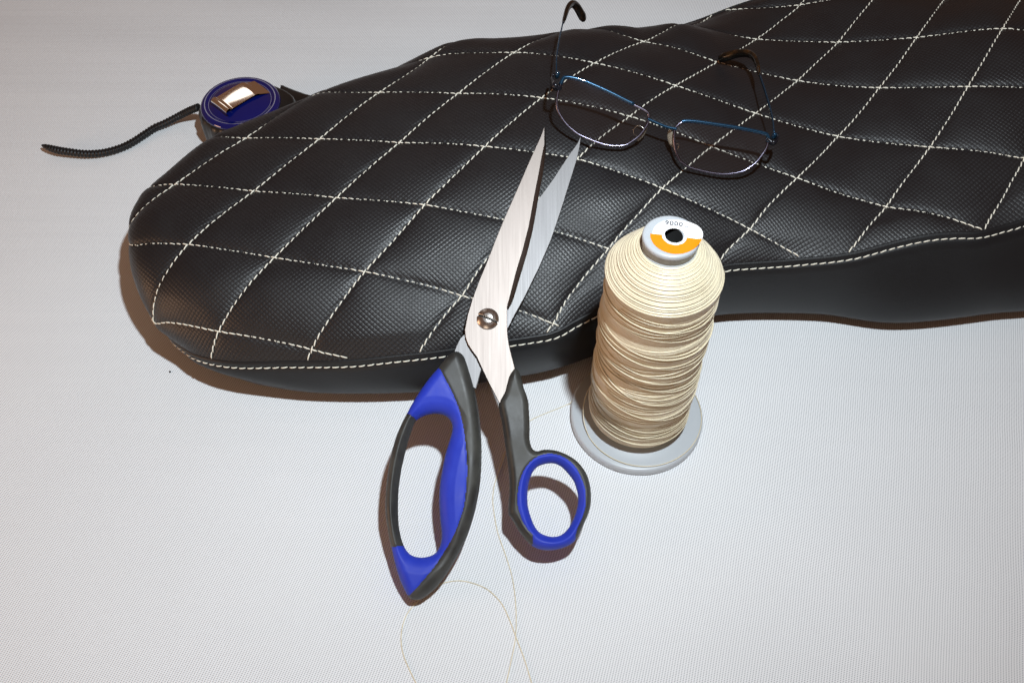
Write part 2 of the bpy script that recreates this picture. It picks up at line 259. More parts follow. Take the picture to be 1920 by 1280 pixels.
# ================================================================== the motorcycle seat
GH, GS0, GT0, GNS, GNT = 1.5, -9.0, -20.0, 61, 25
GRID = np.array("""
-2598 3075 -787 -2583 3215 -718 -2566 3357 -648 -2542 3499 -577 -2508 3643 -506 -2463 3785 -435 -2408 3925 -367 -2346 4063 -304 -2284 4198 -249 -2230 4330 -207 -2194 4456 -185
-2186 4572 -190 -2214 4670 -226 -2275 4741 -288 -2363 4789 -364 -2467 4821 -444 -2581 4847 -520 -2697 4879 -589 -2811 4925 -650 -2917 4987 -706 -3013 5067 -759 -3097 5163 -811
-3171 5270 -863 -3237 5386 -916 -3299 5506 -968 -2454 3043 -734 -2450 3176 -657 -2444 3309 -579 -2435 3444 -500 -2419 3578 -419 -2394 3713 -339 -2361 3849 -261 -2321 3984 -188
-2280 4120 -126 -2246 4254 -81 -2230 4383 -58 -2241 4501 -65 -2281 4603 -103 -2342 4685 -161 -2417 4749 -232 -2503 4802 -306 -2596 4852 -377 -2692 4904 -445 -2785 4965 -509 -2872
5037 -571 -2950 5122 -633 -3017 5219 -695 -3074 5325 -760 -3124 5437 -824 -3171 5553 -890 -2310 3012 -681 -2317 3138 -596 -2323 3263 -510 -2327 3390 -423 -2328 3516 -334 -2324 3644
-245 -2314 3772 -157 -2297 3904 -75 -2278 4038 -7 -2264 4173 39 -2266 4302 61 -2296 4421 52 -2347 4530 16 -2406 4626 -36 -2465 4708 -100 -2531 4784 -168 -2604 4855 -235 -2680 4927
-301 -2755 5002 -368 -2824 5084 -436 -2884 5174 -507 -2933 5272 -580 -2974 5376 -656 -3010 5485 -733 -3042 5596 -810 -2165 2984 -624 -2183 3101 -533 -2200 3220 -440 -2217 3339 -347
-2234 3458 -252 -2249 3578 -156 -2263 3698 -61 -2272 3821 29 -2274 3950 103 -2283 4075 139 -2308 4201 162 -2350 4322 154 -2404 4441 126 -2463 4563 90 -2502 4661 33 -2546 4761 -30
-2599 4856 -93 -2657 4945 -160 -2716 5034 -230 -2768 5124 -304 -2811 5219 -383 -2845 5317 -467 -2872 5420 -553 -2894 5526 -641 -2915 5634 -729 -2020 2959 -564 -2048 3069 -467 -2077
3180 -370 -2106 3292 -272 -2136 3405 -173 -2167 3519 -74 -2202 3629 24 -2239 3736 116 -2266 3856 186 -2302 3973 236 -2351 4095 257 -2406 4220 252 -2458 4349 237 -2499 4477 210
-2522 4609 167 -2551 4727 109 -2583 4850 47 -2623 4954 -23 -2668 5056 -96 -2704 5155 -176 -2731 5254 -263 -2751 5353 -356 -2766 5455 -452 -2779 5558 -549 -2789 5664 -646 -1877 2938
-500 -1914 3041 -400 -1953 3144 -299 -1992 3249 -199 -2033 3357 -98 -2078 3465 2 -2126 3573 97 -2182 3667 181 -2240 3755 259 -2307 3846 293 -2373 3966 321 -2436 4103 340 -2490 4246
344 -2528 4394 330 -2546 4549 300 -2556 4689 250 -2555 4829 183 -2581 4946 106 -2613 5066 31 -2628 5175 -54 -2640 5277 -149 -2651 5378 -250 -2659 5479 -353 -2664 5582 -457 -2666
5686 -561 -1735 2921 -433 -1780 3018 -330 -1827 3115 -228 -1876 3213 -126 -1927 3313 -26 -1982 3414 72 -2043 3514 168 -2109 3606 254 -2185 3665 319 -2266 3726 340 -2341 3862 395
-2411 4012 439 -2475 4159 455 -2529 4311 449 -2558 4473 425 -2561 4638 381 -2540 4801 315 -2541 4937 235 -2542 5063 149 -2540 5183 59 -2543 5289 -43 -2549 5392 -150 -2552 5494 -258
-2551 5597 -368 -2547 5700 -478 -1595 2909 -364 -1647 3002 -259 -1700 3094 -155 -1756 3186 -53 -1816 3277 45 -1880 3369 138 -1950 3459 229 -2021 3545 322 -2100 3626 399 -2182 3724
451 -2256 3850 498 -2325 3982 538 -2397 4116 557 -2471 4253 556 -2522 4417 542 -2543 4587 501 -2533 4757 439 -2501 4916 356 -2462 5063 259 -2449 5182 156 -2447 5291 53 -2448 5398
-55 -2446 5503 -167 -2441 5605 -283 -2433 5707 -398 -1458 2901 -292 -1514 2992 -188 -1571 3082 -84 -1632 3170 19 -1699 3254 118 -1773 3335 213 -1843 3427 301 -1919 3522 396 -1996
3629 480 -2071 3750 541 -2137 3882 583 -2198 4018 608 -2264 4152 628 -2327 4290 631 -2391 4428 621 -2444 4573 593 -2479 4730 544 -2439 4899 464 -2391 5053 364 -2367 5180 253 -2359
5294 143 -2350 5403 36 -2342 5508 -82 -2334 5608 -202 -2323 5708 -322 -1323 2896 -220 -1381 2987 -117 -1442 3078 -13 -1505 3167 89 -1574 3255 189 -1651 3344 284 -1729 3434 378
-1812 3534 472 -1880 3654 549 -1944 3786 606 -2004 3922 643 -2062 4064 661 -2122 4201 667 -2181 4338 662 -2236 4477 651 -2280 4620 637 -2316 4766 605 -2327 4911 548 -2312 5061 461
-2289 5192 350 -2268 5306 232 -2248 5414 117 -2241 5513 -5 -2231 5610 -128 -2219 5706 -251 -1189 2895 -147 -1250 2988 -46 -1312 3082 54 -1376 3176 155 -1447 3270 255 -1523 3365 350
-1603 3461 444 -1681 3568 530 -1748 3692 600 -1807 3826 651 -1863 3965 675 -1920 4106 691 -1977 4245 693 -2033 4384 686 -2084 4523 674 -2128 4665 659 -2166 4808 640 -2197 4952 607
-2215 5097 548 -2205 5227 446 -2174 5333 312 -2159 5428 186 -2145 5520 65 -2133 5613 -60 -2120 5707 -184 -1057 2900 -77 -1120 2995 22 -1184 3092 119 -1247 3192 215 -1316 3293 309
-1388 3392 404 -1470 3493 495 -1544 3607 576 -1607 3734 640 -1665 3868 681 -1720 4008 700 -1776 4148 711 -1831 4288 711 -1885 4427 703 -1933 4568 691 -1976 4709 678 -2015 4852 662
-2051 4998 644 -2093 5142 613 -2103 5271 526 -2079 5368 395 -2061 5453 260 -2047 5538 130 -2038 5624 4 -2027 5715 -121 -924 2912 -9 -990 3008 87 -1056 3106 181 -1122 3208 273 -1185
3314 362 -1256 3416 450 -1337 3526 538 -1406 3648 615 -1465 3777 672 -1521 3914 702 -1576 4052 720 -1631 4192 728 -1685 4331 726 -1737 4469 717 -1784 4611 708 -1826 4753 697 -1865
4895 682 -1902 5036 659 -1934 5178 628 -1959 5309 562 -1961 5409 455 -1957 5489 326 -1954 5567 194 -1948 5648 67 -1938 5737 -60 -792 2929 55 -858 3029 147 -927 3127 239 -999 3225
328 -1067 3333 412 -1140 3440 497 -1202 3562 580 -1264 3690 649 -1321 3821 699 -1376 3959 723 -1431 4097 739 -1485 4237 746 -1538 4376 744 -1589 4515 736 -1634 4656 728 -1676 4798
718 -1716 4941 703 -1753 5082 681 -1786 5222 652 -1812 5355 595 -1827 5458 503 -1841 5533 384 -1849 5608 255 -1846 5694 127 -1852 5775 -4 -661 2950 115 -724 3055 202 -790 3159 289
-866 3262 371 -943 3365 454 -1002 3482 540 -1062 3605 618 -1119 3734 681 -1177 3867 723 -1232 4005 744 -1287 4143 758 -1341 4282 765 -1392 4422 765 -1440 4563 760 -1485 4704 752
-1527 4845 741 -1567 4987 727 -1606 5130 708 -1640 5273 685 -1663 5408 633 -1681 5517 549 -1708 5596 435 -1733 5668 306 -1751 5745 176 -1768 5820 45 -533 2972 170 -592 3086 251
-653 3199 332 -720 3306 412 -793 3413 493 -858 3529 575 -920 3652 651 -978 3781 714 -1033 3916 745 -1087 4052 766 -1142 4190 780 -1197 4328 786 -1247 4469 787 -1293 4610 783 -1336
4751 776 -1378 4893 765 -1420 5034 751 -1460 5177 735 -1495 5322 715 -1508 5465 677 -1524 5586 595 -1574 5659 477 -1616 5726 346 -1654 5798 216 -1678 5873 88 -405 2995 220 -459
3116 294 -513 3235 369 -566 3350 446 -637 3463 524 -711 3578 603 -776 3700 676 -834 3829 737 -888 3964 767 -942 4100 789 -997 4238 804 -1052 4375 810 -1100 4516 811 -1145 4657 807
-1189 4798 799 -1231 4940 789 -1274 5081 776 -1315 5223 760 -1350 5367 738 -1371 5513 710 -1382 5640 631 -1444 5715 510 -1500 5780 381 -1537 5856 254 -1569 5934 129 -278 3017 263
-327 3143 334 -375 3267 404 -433 3387 477 -498 3506 550 -565 3625 624 -626 3749 693 -686 3876 750 -742 4011 786 -797 4148 814 -852 4286 830 -904 4424 836 -952 4564 835 -998 4705
830 -1042 4846 822 -1085 4987 813 -1129 5129 801 -1171 5270 784 -1208 5411 758 -1239 5553 722 -1266 5677 641 -1315 5768 530 -1373 5837 407 -1407 5923 288 -1438 6011 169 -149 3041
300 -198 3169 368 -249 3296 437 -303 3421 504 -360 3544 571 -421 3667 638 -482 3796 707 -540 3925 765 -597 4060 807 -653 4196 840 -706 4335 858 -756 4473 862 -804 4613 859 -850
4753 851 -895 4894 844 -939 5036 836 -984 5177 824 -1029 5318 805 -1068 5458 775 -1104 5597 731 -1138 5719 650 -1182 5821 546 -1227 5909 433 -1265 5998 320 -1303 6087 206 -19 3066
328 -69 3197 395 -119 3326 461 -168 3454 526 -221 3580 591 -275 3704 652 -338 3841 725 -395 3974 781 -452 4108 828 -509 4246 866 -560 4384 883 -608 4522 887 -656 4662 882 -703 4801
873 -748 4943 865 -793 5086 856 -839 5227 843 -886 5368 823 -929 5506 789 -968 5642 742 -1005 5765 661 -1045 5875 562 -1083 5975 455 -1119 6070 346 -1156 6164 236 112 3097 346 65
3226 414 18 3356 481 -30 3488 548 -83 3619 616 -141 3753 683 -197 3888 749 -250 4021 801 -305 4155 847 -359 4291 881 -411 4430 902 -460 4570 909 -509 4711 907 -556 4852 898 -602
4994 888 -647 5136 875 -693 5278 859 -739 5418 835 -786 5556 801 -832 5690 754 -873 5814 677 -909 5931 580 -939 6037 474 -970 6135 364 -1002 6230 255 245 3135 354 199 3260 425 156
3389 495 112 3520 565 55 3656 637 -3 3795 708 -54 3932 773 -104 4066 822 -157 4201 865 -210 4338 899 -262 4477 921 -312 4618 931 -361 4760 930 -409 4902 922 -455 5045 909 -501 5187
893 -546 5330 873 -593 5471 847 -643 5609 813 -698 5743 770 -750 5868 698 -774 5990 604 -793 6096 492 -818 6191 376 -846 6283 261 380 3186 354 333 3307 428 288 3429 502 248 3551
573 192 3694 652 136 3836 728 89 3974 794 43 4110 843 -9 4246 885 -62 4384 918 -113 4524 940 -165 4665 952 -214 4808 952 -261 4951 943 -308 5094 929 -355 5237 909 -400 5381 887
-446 5525 861 -498 5666 828 -566 5802 789 -638 5926 728 -630 6054 634 -644 6153 507 -667 6239 378 -693 6323 255 515 3245 348 468 3365 425 414 3489 504 365 3613 583 324 3745 665 277
3879 744 231 4016 812 185 4152 863 137 4289 906 87 4428 939 36 4569 961 -16 4711 971 -66 4854 970 -114 4998 962 -161 5142 947 -207 5287 927 -252 5432 904 -299 5576 876 -349 5718
845 -404 5858 813 -451 6001 777 -472 6121 664 -494 6208 511 -519 6287 372 -546 6364 243 646 3309 338 598 3430 420 550 3551 504 505 3673 588 463 3797 673 419 3924 755 373 4056 827
327 4192 881 282 4330 927 237 4471 961 186 4612 980 133 4755 987 83 4899 985 34 5044 977 -13 5189 962 -59 5334 943 -104 5480 921 -149 5624 894 -196 5766 861 -243 5905 824 -282 6043
769 -314 6164 650 -343 6260 499 -373 6338 363 -404 6413 234 777 3373 326 732 3493 413 690 3611 500 648 3728 587 607 3846 675 566 3968 761 515 4096 836 469 4229 898 428 4369 943 391
4513 980 337 4654 995 281 4797 998 231 4942 995 183 5088 988 135 5233 974 88 5379 955 45 5525 935 3 5672 911 -40 5813 875 -84 5948 822 -125 6070 739 -160 6189 617 -193 6298 474
-227 6383 349 -262 6463 226 910 3430 313 871 3549 403 831 3666 492 794 3779 580 752 3893 673 706 4011 763 657 4134 842 612 4264 908 571 4406 950 531 4550 983 481 4694 998 429 4838
1002 379 4982 999 331 5128 992 283 5274 979 237 5420 962 194 5567 942 154 5714 917 114 5858 883 73 5988 816 32 6103 720 -6 6214 594 -45 6316 462 -81 6414 340 -122 6504 215 1047
3476 301 1016 3594 392 983 3710 482 944 3821 573 900 3934 668 848 4050 762 800 4170 844 753 4300 910 711 4442 948 670 4586 976 625 4731 992 578 4876 997 528 5020 996 478 5165 989
430 5312 978 385 5459 962 343 5606 942 305 5753 916 268 5899 883 228 6030 819 191 6149 713 145 6254 580 98 6348 443 55 6439 323 13 6534 202 1185 3509 293 1161 3627 384 1136 3743
475 1100 3855 566 1055 3968 663 994 4085 759 942 4208 842 893 4338 905 851 4479 938 810 4622 962 768 4766 979 728 4910 986 676 5055 986 624 5201 981 576 5347 971 533 5494 957 492
5642 937 455 5789 912 424 5936 882 411 6080 833 360 6203 715 288 6308 567 233 6396 432 187 6477 308 145 6563 189 1325 3529 292 1303 3649 381 1280 3768 472 1256 3880 566 1218 3996
664 1141 4116 754 1080 4241 832 1032 4371 890 991 4513 921 950 4656 945 910 4800 961 870 4945 970 820 5091 972 769 5236 968 722 5382 959 679 5528 945 639 5675 925 603 5822 902 576
5971 874 563 6111 818 518 6241 703 435 6352 553 373 6438 422 324 6516 300 279 6598 182 1463 3537 301 1442 3661 387 1420 3784 475 1384 3908 565 1337 4034 659 1279 4148 746 1220 4271
819 1173 4403 871 1132 4546 900 1090 4690 923 1049 4835 940 1007 4981 949 960 5126 952 913 5270 949 866 5415 941 823 5560 927 784 5706 907 749 5852 884 723 6000 858 729 6143 811
690 6271 700 596 6369 552 524 6460 423 466 6549 302 416 6639 182 1601 3537 324 1572 3666 404 1541 3795 485 1502 3921 570 1463 4045 655 1421 4166 734 1362 4298 802 1314 4435 851
1272 4579 879 1229 4724 901 1188 4869 916 1145 5014 925 1101 5159 928 1055 5303 926 1010 5448 918 967 5592 905 928 5737 886 893 5881 861 865 6026 830 858 6167 779 814 6294 674 731
6394 535 664 6493 419 608 6589 306 555 6686 188 1737 3533 360 1698 3665 431 1659 3797 503 1623 3927 578 1589 4056 653 1557 4184 723 1502 4325 787 1455 4467 833 1413 4611 858 1369
4756 877 1327 4901 891 1285 5046 898 1241 5191 901 1197 5335 899 1152 5480 892 1109 5624 880 1070 5768 863 1035 5912 838 1004 6056 802 972 6193 744 916 6322 647 841 6434 531 796
6537 419 745 6639 307 695 6736 199 1871 3530 407 1828 3662 467 1784 3796 527 1746 3932 589 1711 4071 653 1681 4212 719 1639 4355 777 1597 4498 817 1555 4642 839 1511 4787 855 1468
4932 866 1425 5078 872 1381 5223 873 1337 5367 869 1293 5511 862 1250 5656 852 1211 5801 839 1175 5948 825 1142 6094 796 1105 6232 740 1038 6358 643 957 6474 528 906 6579 422 872
6682 320 834 6785 222 2007 3531 464 1963 3664 511 1920 3798 558 1878 3939 609 1840 4083 660 1816 4233 718 1779 4382 769 1741 4528 805 1698 4673 821 1653 4818 833 1609 4964 842 1565
5109 846 1522 5255 846 1478 5399 841 1433 5544 833 1389 5688 824 1350 5834 814 1314 5981 805 1281 6128 792 1252 6273 753 1178 6389 650 1109 6497 540 1054 6605 437 1008 6718 346 970
6834 260 2146 3539 525 2104 3673 560 2062 3808 594 2031 3946 633 1996 4095 676 1960 4253 721 1922 4409 762 1886 4558 795 1840 4704 805 1795 4850 813 1750 4996 820 1706 5142 824
1663 5287 823 1619 5432 817 1574 5576 809 1529 5720 798 1489 5865 787 1453 6010 775 1417 6155 760 1377 6295 717 1315 6414 640 1253 6525 550 1198 6641 466 1147 6758 386 1106 6884
311 2288 3554 586 2251 3692 612 2215 3829 638 2184 3970 665 2148 4121 695 2107 4282 726 2067 4440 756 2027 4592 778 1982 4738 789 1935 4883 797 1890 5029 802 1847 5175 805 1804
5320 804 1761 5464 799 1717 5608 791 1673 5752 779 1631 5895 764 1591 6038 745 1551 6181 722 1508 6319 681 1451 6441 626 1389 6555 563 1338 6680 499 1291 6809 435 1245 6938 373
2436 3574 641 2400 3719 664 2366 3865 686 2331 4014 702 2294 4164 717 2256 4319 733 2213 4476 753 2170 4628 770 2124 4774 780 2075 4919 787 2031 5064 791 1988 5209 794 1946 5353
793 1905 5497 789 1862 5641 780 1817 5784 766 1773 5927 748 1729 6070 724 1688 6212 696 1646 6351 661 1591 6474 621 1528 6591 578 1478 6721 533 1432 6857 487 1384 6990 438 2589
3598 687 2551 3750 709 2513 3905 729 2478 4056 736 2442 4205 739 2406 4355 742 2360 4517 758 2315 4665 773 2266 4811 781 2214 4957 786 2171 5100 791 2130 5244 793 2089 5387 791
2049 5531 787 2006 5674 777 1961 5818 762 1916 5961 742 1868 6104 717 1825 6246 689 1789 6386 659 1736 6510 630 1677 6634 599 1623 6765 568 1572 6900 535 1524 7034 496 2748 3624
721 2704 3778 740 2661 3936 756 2626 4090 762 2587 4244 761 2547 4401 764 2505 4559 775 2459 4705 786 2410 4849 793 2360 4993 798 2315 5137 801 2272 5280 802 2230 5424 799 2189
5567 793 2147 5711 783 2104 5853 768 2060 5994 749 2015 6135 726 1974 6276 702 1935 6417 675 1884 6542 650 1826 6667 627 1769 6798 602 1716 6934 575 1665 7064 543 2911 3656 747
2863 3801 757 2814 3952 767 2775 4112 774 2733 4276 777 2690 4441 785 2649 4600 797 2602 4746 808 2553 4890 814 2504 5033 819 2457 5177 822 2411 5320 821 2368 5463 817 2328 5606
809 2288 5748 798 2248 5889 783 2205 6028 767 2161 6167 748 2120 6307 728 2084 6447 703 2036 6571 680 1973 6689 657 1913 6814 633 1860 6950 606 1806 7077 576 3076 3697 767 3028
3832 767 2979 3967 768 2923 4125 776 2876 4306 787 2833 4481 804 2793 4644 822 2745 4789 835 2695 4933 841 2645 5077 847 2596 5220 849 2547 5364 849 2505 5506 843 2466 5647 833
2428 5787 821 2392 5926 807 2349 6065 793 2303 6203 780 2261 6340 764 2233 6475 741 2191 6606 718 2117 6707 691 2052 6814 661 1998 6946 631 1940 7084 600 3236 3750 786 3189 3886
781 3132 4031 778 3070 4180 777 3024 4350 799 2978 4525 825 2936 4690 848 2886 4836 862 2835 4980 872 2784 5123 879 2734 5266 882 2686 5409 881 2643 5550 874 2603 5691 863 2564
5831 850 2527 5970 837 2485 6110 825 2441 6248 815 2398 6384 805 2362 6520 785 2321 6654 759 2254 6739 728 2187 6815 692 2128 6950 655 2063 7107 622 3387 3817 806 3333 3956 804
3282 4094 802 3233 4231 799 3175 4402 822 3124 4575 848 3078 4741 874 3026 4886 891 2973 5029 905 2921 5173 915 2872 5315 919 2824 5457 917 2780 5599 909 2737 5739 897 2697 5880
882 2658 6020 868 2618 6160 857 2577 6299 848 2533 6436 842 2486 6574 825 2439 6708 796 2379 6812 761 2308 6911 721 2237 7029 682 2176 7165 647 3533 3891 827 3478 4030 833 3423
4171 842 3370 4313 853 3318 4467 857 3272 4626 871 3218 4795 900 3163 4940 921 3109 5083 939 3055 5227 952 3007 5369 958 2960 5511 956 2914 5652 947 2868 5793 932 2827 5934 914
2789 6074 897 2751 6213 883 2714 6352 874 2668 6492 864 2613 6632 851 2560 6768 825 2499 6890 791 2430 7007 753 2361 7128 717 2291 7252 679 3675 3968 850 3618 4110 863 3561 4253
876 3506 4395 888 3456 4541 893 3410 4692 903 3354 4855 929 3299 4998 952 3244 5140 973 3191 5283 989 3142 5425 998 3095 5567 997 3048 5709 986 3001 5850 966 2959 5990 942 2920
6130 920 2882 6271 901 2844 6412 888 2796 6553 876 2740 6693 863 2684 6831 842 2622 6963 814 2556 7090 784 2487 7216 751 2416 7341 718 3813 4046 869 3755 4188 885 3697 4330 898
3642 4472 911 3591 4616 923 3542 4766 938 3489 4918 959 3434 5058 981 3380 5199 1003 3327 5341 1022 3277 5483 1035 3229 5626 1037 3181 5768 1024 3135 5908 997 3092 6048 965 3050
6188 934 3010 6331 910 2969 6474 893 2921 6617 880 2867 6757 867 2810 6895 851 2750 7031 831 2685 7164 808 2618 7294 784 2550 7424 758 3949 4119 881 3892 4261 898 3834 4403 914
3779 4543 929 3727 4686 946 3677 4832 965 3624 4979 985 3570 5119 1006 3516 5259 1027 3464 5401 1048 3413 5544 1065 3365 5688 1073 3315 5829 1056 3268 5969 1022 3223 6109 981 3178
6249 942 3137 6392 913 3096 6536 895 3049 6679 880 2997 6819 867 2941 6958 855 2881 7095 842 2819 7231 827 2754 7365 810 2689 7498 792 4084 4188 887 4028 4329 905 3971 4470 924
3916 4610 943 3864 4751 963 3814 4894 984 3761 5039 1004 3706 5179 1023 3653 5319 1043 3601 5461 1063 3551 5604 1080 3501 5749 1090 3450 5891 1072 3400 6031 1036 3353 6171 993 3307
6311 950 3267 6453 919 3226 6596 898 3180 6738 882 3129 6879 867 3074 7018 857 3016 7156 848 2955 7293 839 2893 7429 828 2831 7565 816 4220 4253 888 4164 4392 908 4108 4532 930
4054 4672 951 4002 4812 974 3951 4954 995 3898 5097 1015 3844 5237 1033 3791 5378 1050 3739 5520 1066 3688 5663 1078 3637 5807 1080 3584 5950 1065 3532 6091 1037 3485 6232 1001
3442 6372 963 3401 6512 931 3359 6654 906 3313 6796 886 3263 6937 869 3209 7076 859 3152 7215 851 3094 7353 845 3034 7490 837 2974 7627 828 4355 4312 884 4300 4452 906 4246 4591
929 4193 4730 953 4141 4870 977 4089 5012 999 4036 5154 1019 3983 5294 1033 3930 5435 1047 3877 5577 1058 3825 5720 1063 3773 5864 1061 3718 6008 1048 3663 6152 1027 3618 6292 1000
3578 6431 970 3537 6571 941 3495 6711 914 3449 6852 892 3399 6992 873 3346 7132 861 3291 7271 853 3234 7410 845 3176 7547 838 3118 7685 830 4491 4369 875 4437 4508 898 4384 4648
923 4331 4787 948 4279 4927 971 4227 5067 994 4175 5209 1014 4122 5349 1026 4069 5490 1036 4016 5632 1042 3963 5775 1043 3909 5918 1038 3854 6063 1027 3797 6207 1011 3755 6347 992
3717 6486 970 3675 6626 945 3632 6766 920 3586 6907 897 3537 7047 878 3485 7187 863 3430 7326 852 3374 7464 842 3318 7603 833 3261 7741 824 4626 4424 861 4574 4563 885 4521 4703
909 4468 4842 933 4416 4981 956 4365 5122 978 4313 5262 999 4261 5403 1014 4207 5543 1019 4154 5685 1021 4101 5827 1019 4047 5969 1014 3994 6111 1005 3944 6253 993 3899 6394 979
3858 6536 962 3815 6677 943 3771 6818 922 3725 6959 900 3677 7099 879 3625 7239 861 3571 7378 847 3516 7517 835 3460 7656 824 3406 7795 812 4760 4478 838 4710 4617 865 4658 4757
890 4605 4895 910 4553 5035 931 4502 5175 953 4450 5315 973 4398 5455 989 4346 5595 997 4293 5736 996 4240 5876 993 4187 6017 988 4136 6158 981 4088 6299 972 4042 6441 962 3999
6584 950 3956 6726 935 3911 6868 918 3864 7009 896 3816 7149 874 3765 7289 854 3712 7429 838 3658 7568 823 3605 7708 808 3551 7847 795 4891 4530 803 4842 4670 832 4793 4809 859
4741 4947 879 4689 5087 899 4638 5226 920 4586 5366 939 4535 5506 955 4483 5645 965 4431 5785 968 4379 5925 966 4327 6065 960 4277 6205 955 4230 6346 949 4184 6488 941 4141 6631
934 4097 6773 921 4052 6915 902 4005 7056 881 3956 7197 859 3905 7337 839 3853 7477 822 3801 7617 806 3748 7757 790 3695 7896 773 5019 4583 756 4972 4722 788 4925 4861 819 4877
4999 846 4825 5137 864 4773 5276 883 4722 5415 901 4671 5555 916 4620 5694 927 4568 5834 932 4518 5972 933 4467 6112 931 4418 6252 928 4371 6393 923 4326 6534 917 4281 6676 907
4237 6818 894 4192 6960 876 4144 7102 857 4095 7243 837 4045 7384 819 3994 7525 803 3942 7665 787 3890 7805 767 3838 7944 746 5142 4636 698 5098 4774 734 5054 4912 769 5008 5050
801 4960 5188 827 4909 5326 844 4858 5464 860 4807 5603 875 4756 5742 886 4705 5881 893 4655 6020 895 4606 6159 895 4557 6299 893 4511 6439 889 4465 6579 883 4420 6721 873 4375
6863 860 4329 7005 844 4282 7147 827 4234 7289 810 4185 7430 795 4135 7572 781 4084 7712 761 4032 7851 738 3980 7990 715 5263 4689 632 5221 4826 672 5180 4964 711 5136 5101 748
5091 5238 780 5044 5375 805 4993 5513 820 4943 5651 834 4893 5789 844 4842 5928 851 4793 6067 854 4744 6206 855 4696 6345 854 4649 6485 850 4603 6626 843 4558 6767 834 4513 6908
822 4467 7050 809 4421 7193 795 4374 7334 782 4326 7476 769 4275 7617 751 4224 7757 729 4172 7895 705 4120 8034 680 5381 4742 560 5343 4879 605 5304 5016 648 5263 5152 690 5221
5289 726 5176 5425 756 5129 5562 778 5079 5699 793 5029 5836 802 4979 5974 809 4930 6113 812 4881 6252 813 4834 6391 811 4787 6531 807 4741 6672 801 4695 6813 794 4650 6954 784
4605 7095 774 4560 7238 764 4513 7379 752 4465 7521 737 4415 7661 716 4363 7800 693 4312 7939 667 4260 8077 641 5498 4796 485 5463 4933 534 5426 5068 582 5389 5204 628 5349 5339
670 5307 5475 705 5262 5611 731 5214 5747 750 5165 5884 760 5116 6022 767 5067 6159 770 5019 6297 770 4971 6436 767 4924 6577 764 4878 6717 759 4833 6859 754 4789 6999 747 4744
7140 739 4698 7282 730 4652 7423 718 4603 7564 701 4553 7704 679 4502 7843 655 4450 7982 628 4399 8120 601 5614 4851 409 5582 4986 462 5549 5121 515 5515 5256 566 5478 5390 612
5438 5525 651 5395 5661 683 5350 5796 705 5302 5932 718 5253 6068 725 5205 6204 728 5156 6342 727 5108 6482 724 5061 6622 721 5015 6763 718 4970 6903 714 4927 7044 710 4882 7185
704 4837 7326 695 4790 7467 682 4741 7608 664 4692 7747 642 4641 7886 616 4589 8024 588 4537 8162 560
""".split(), float).reshape(GNS, GNT, 3)/100.
AL, BE = 4.8054, 3.0906            # half diagonals of one quilt diamond
def surf(s, t):
    """upholstery sheet: flat pattern coordinates -> place in space (Catmull-Rom net)"""
    s = np.asarray(s, float); t = np.asarray(t, float)
    u = (s-GS0)/GH; v = (t-GT0)/GH
    i = np.clip(np.floor(u), 1, GNS-3).astype(int); j = np.clip(np.floor(v), 1, GNT-3).astype(int)
    a = cr(u-i); b = cr(v-j); out = np.zeros(s.shape+(3,))
    for m in range(4):
        for n in range(4): out += (a[m]*b[n])[..., None]*GRID[i-1+m, j-1+n]
    return out
def surf_n(s, t, e=.05):
    ds = surf(s+e, t)-surf(s-e, t); dt = surf(s, t+e)-surf(s, t-e)
    n = np.cross(ds, dt); return n/np.linalg.norm(n, axis=-1)[..., None]
def ab(s, t): return (s/AL-t/BE)/2, (s/AL+t/BE)/2
def st(a, b): return (a+b)*AL, (b-a)*BE
BP = [(62,-15.8),(52.7,-15.5),(47,-14.95),(42.6,-14.6),(35.5,-14.6),(30,-15.3),(24.2,-15.95),(19.5,-15.6),(15.2,-14.9),(8.8,-12.9),(5.5,-11.7),(2.9,-10.4),(0.2,-9.3),(-2.2,-7.9),(-3.4,-5.5),(-3.1,-2.6),(-2.2,1),(-.6,4.2),(2,7.4),(6,10.2),(10.5,12.2),(16,13.3),(22,13.7),(28,13.2),(34,12.0),(40,11.4),(46,11.9),(54,12.8),(62,13.4),(68,13),(73,10.5),(77,5),(78.3,-1.5),(77,-8),(73,-13.5),(68,-15.8)]
BDN = 12
BD = spline(BP, BDN, closed=True)
def puff(s, t, d):
    a, b = ab(s, t)
    wa = np.abs(np.sin(np.pi*a)); wb = np.abs(np.sin(np.pi*b))
    # broad cushion with a tight pinch along the stitching
    h = .37*(wa**.44)*(wb**.44)+.05*(1-np.exp(-(np.minimum(wa, wb)/.05)**2))
    # small wrinkles that run into the stitch lines
    wr = .008*np.sin(9.0*t+2*np.sin(s*1.3))*np.exp(-(wa/.25)**2)+.008*np.sin(8.0*s+2*np.sin(t*1.7))*np.exp(-(wb/.25)**2)
    return (h+wr)*np.clip(d/(1.3+3.2*np.clip((8-s)/6, 0, 1)), 0, 1)**.8
def cover_point(s, t, d=None, off=0.):
    s = np.asarray(s, float); t = np.asarray(t, float)
    if d is None: d, _ = poly_sdf(np.stack([s, t], -1).reshape(-1, 2), BD); d = d.reshape(s.shape)
    return surf(s, t)+surf_n(s, t)*(puff(s, t, d)+off)[..., None]

seat = thing('motorcycle_seat', 'black diamond quilted motorcycle seat with cream stitching lying on the white cloth', 'motorcycle seat', (10, 50, 0))

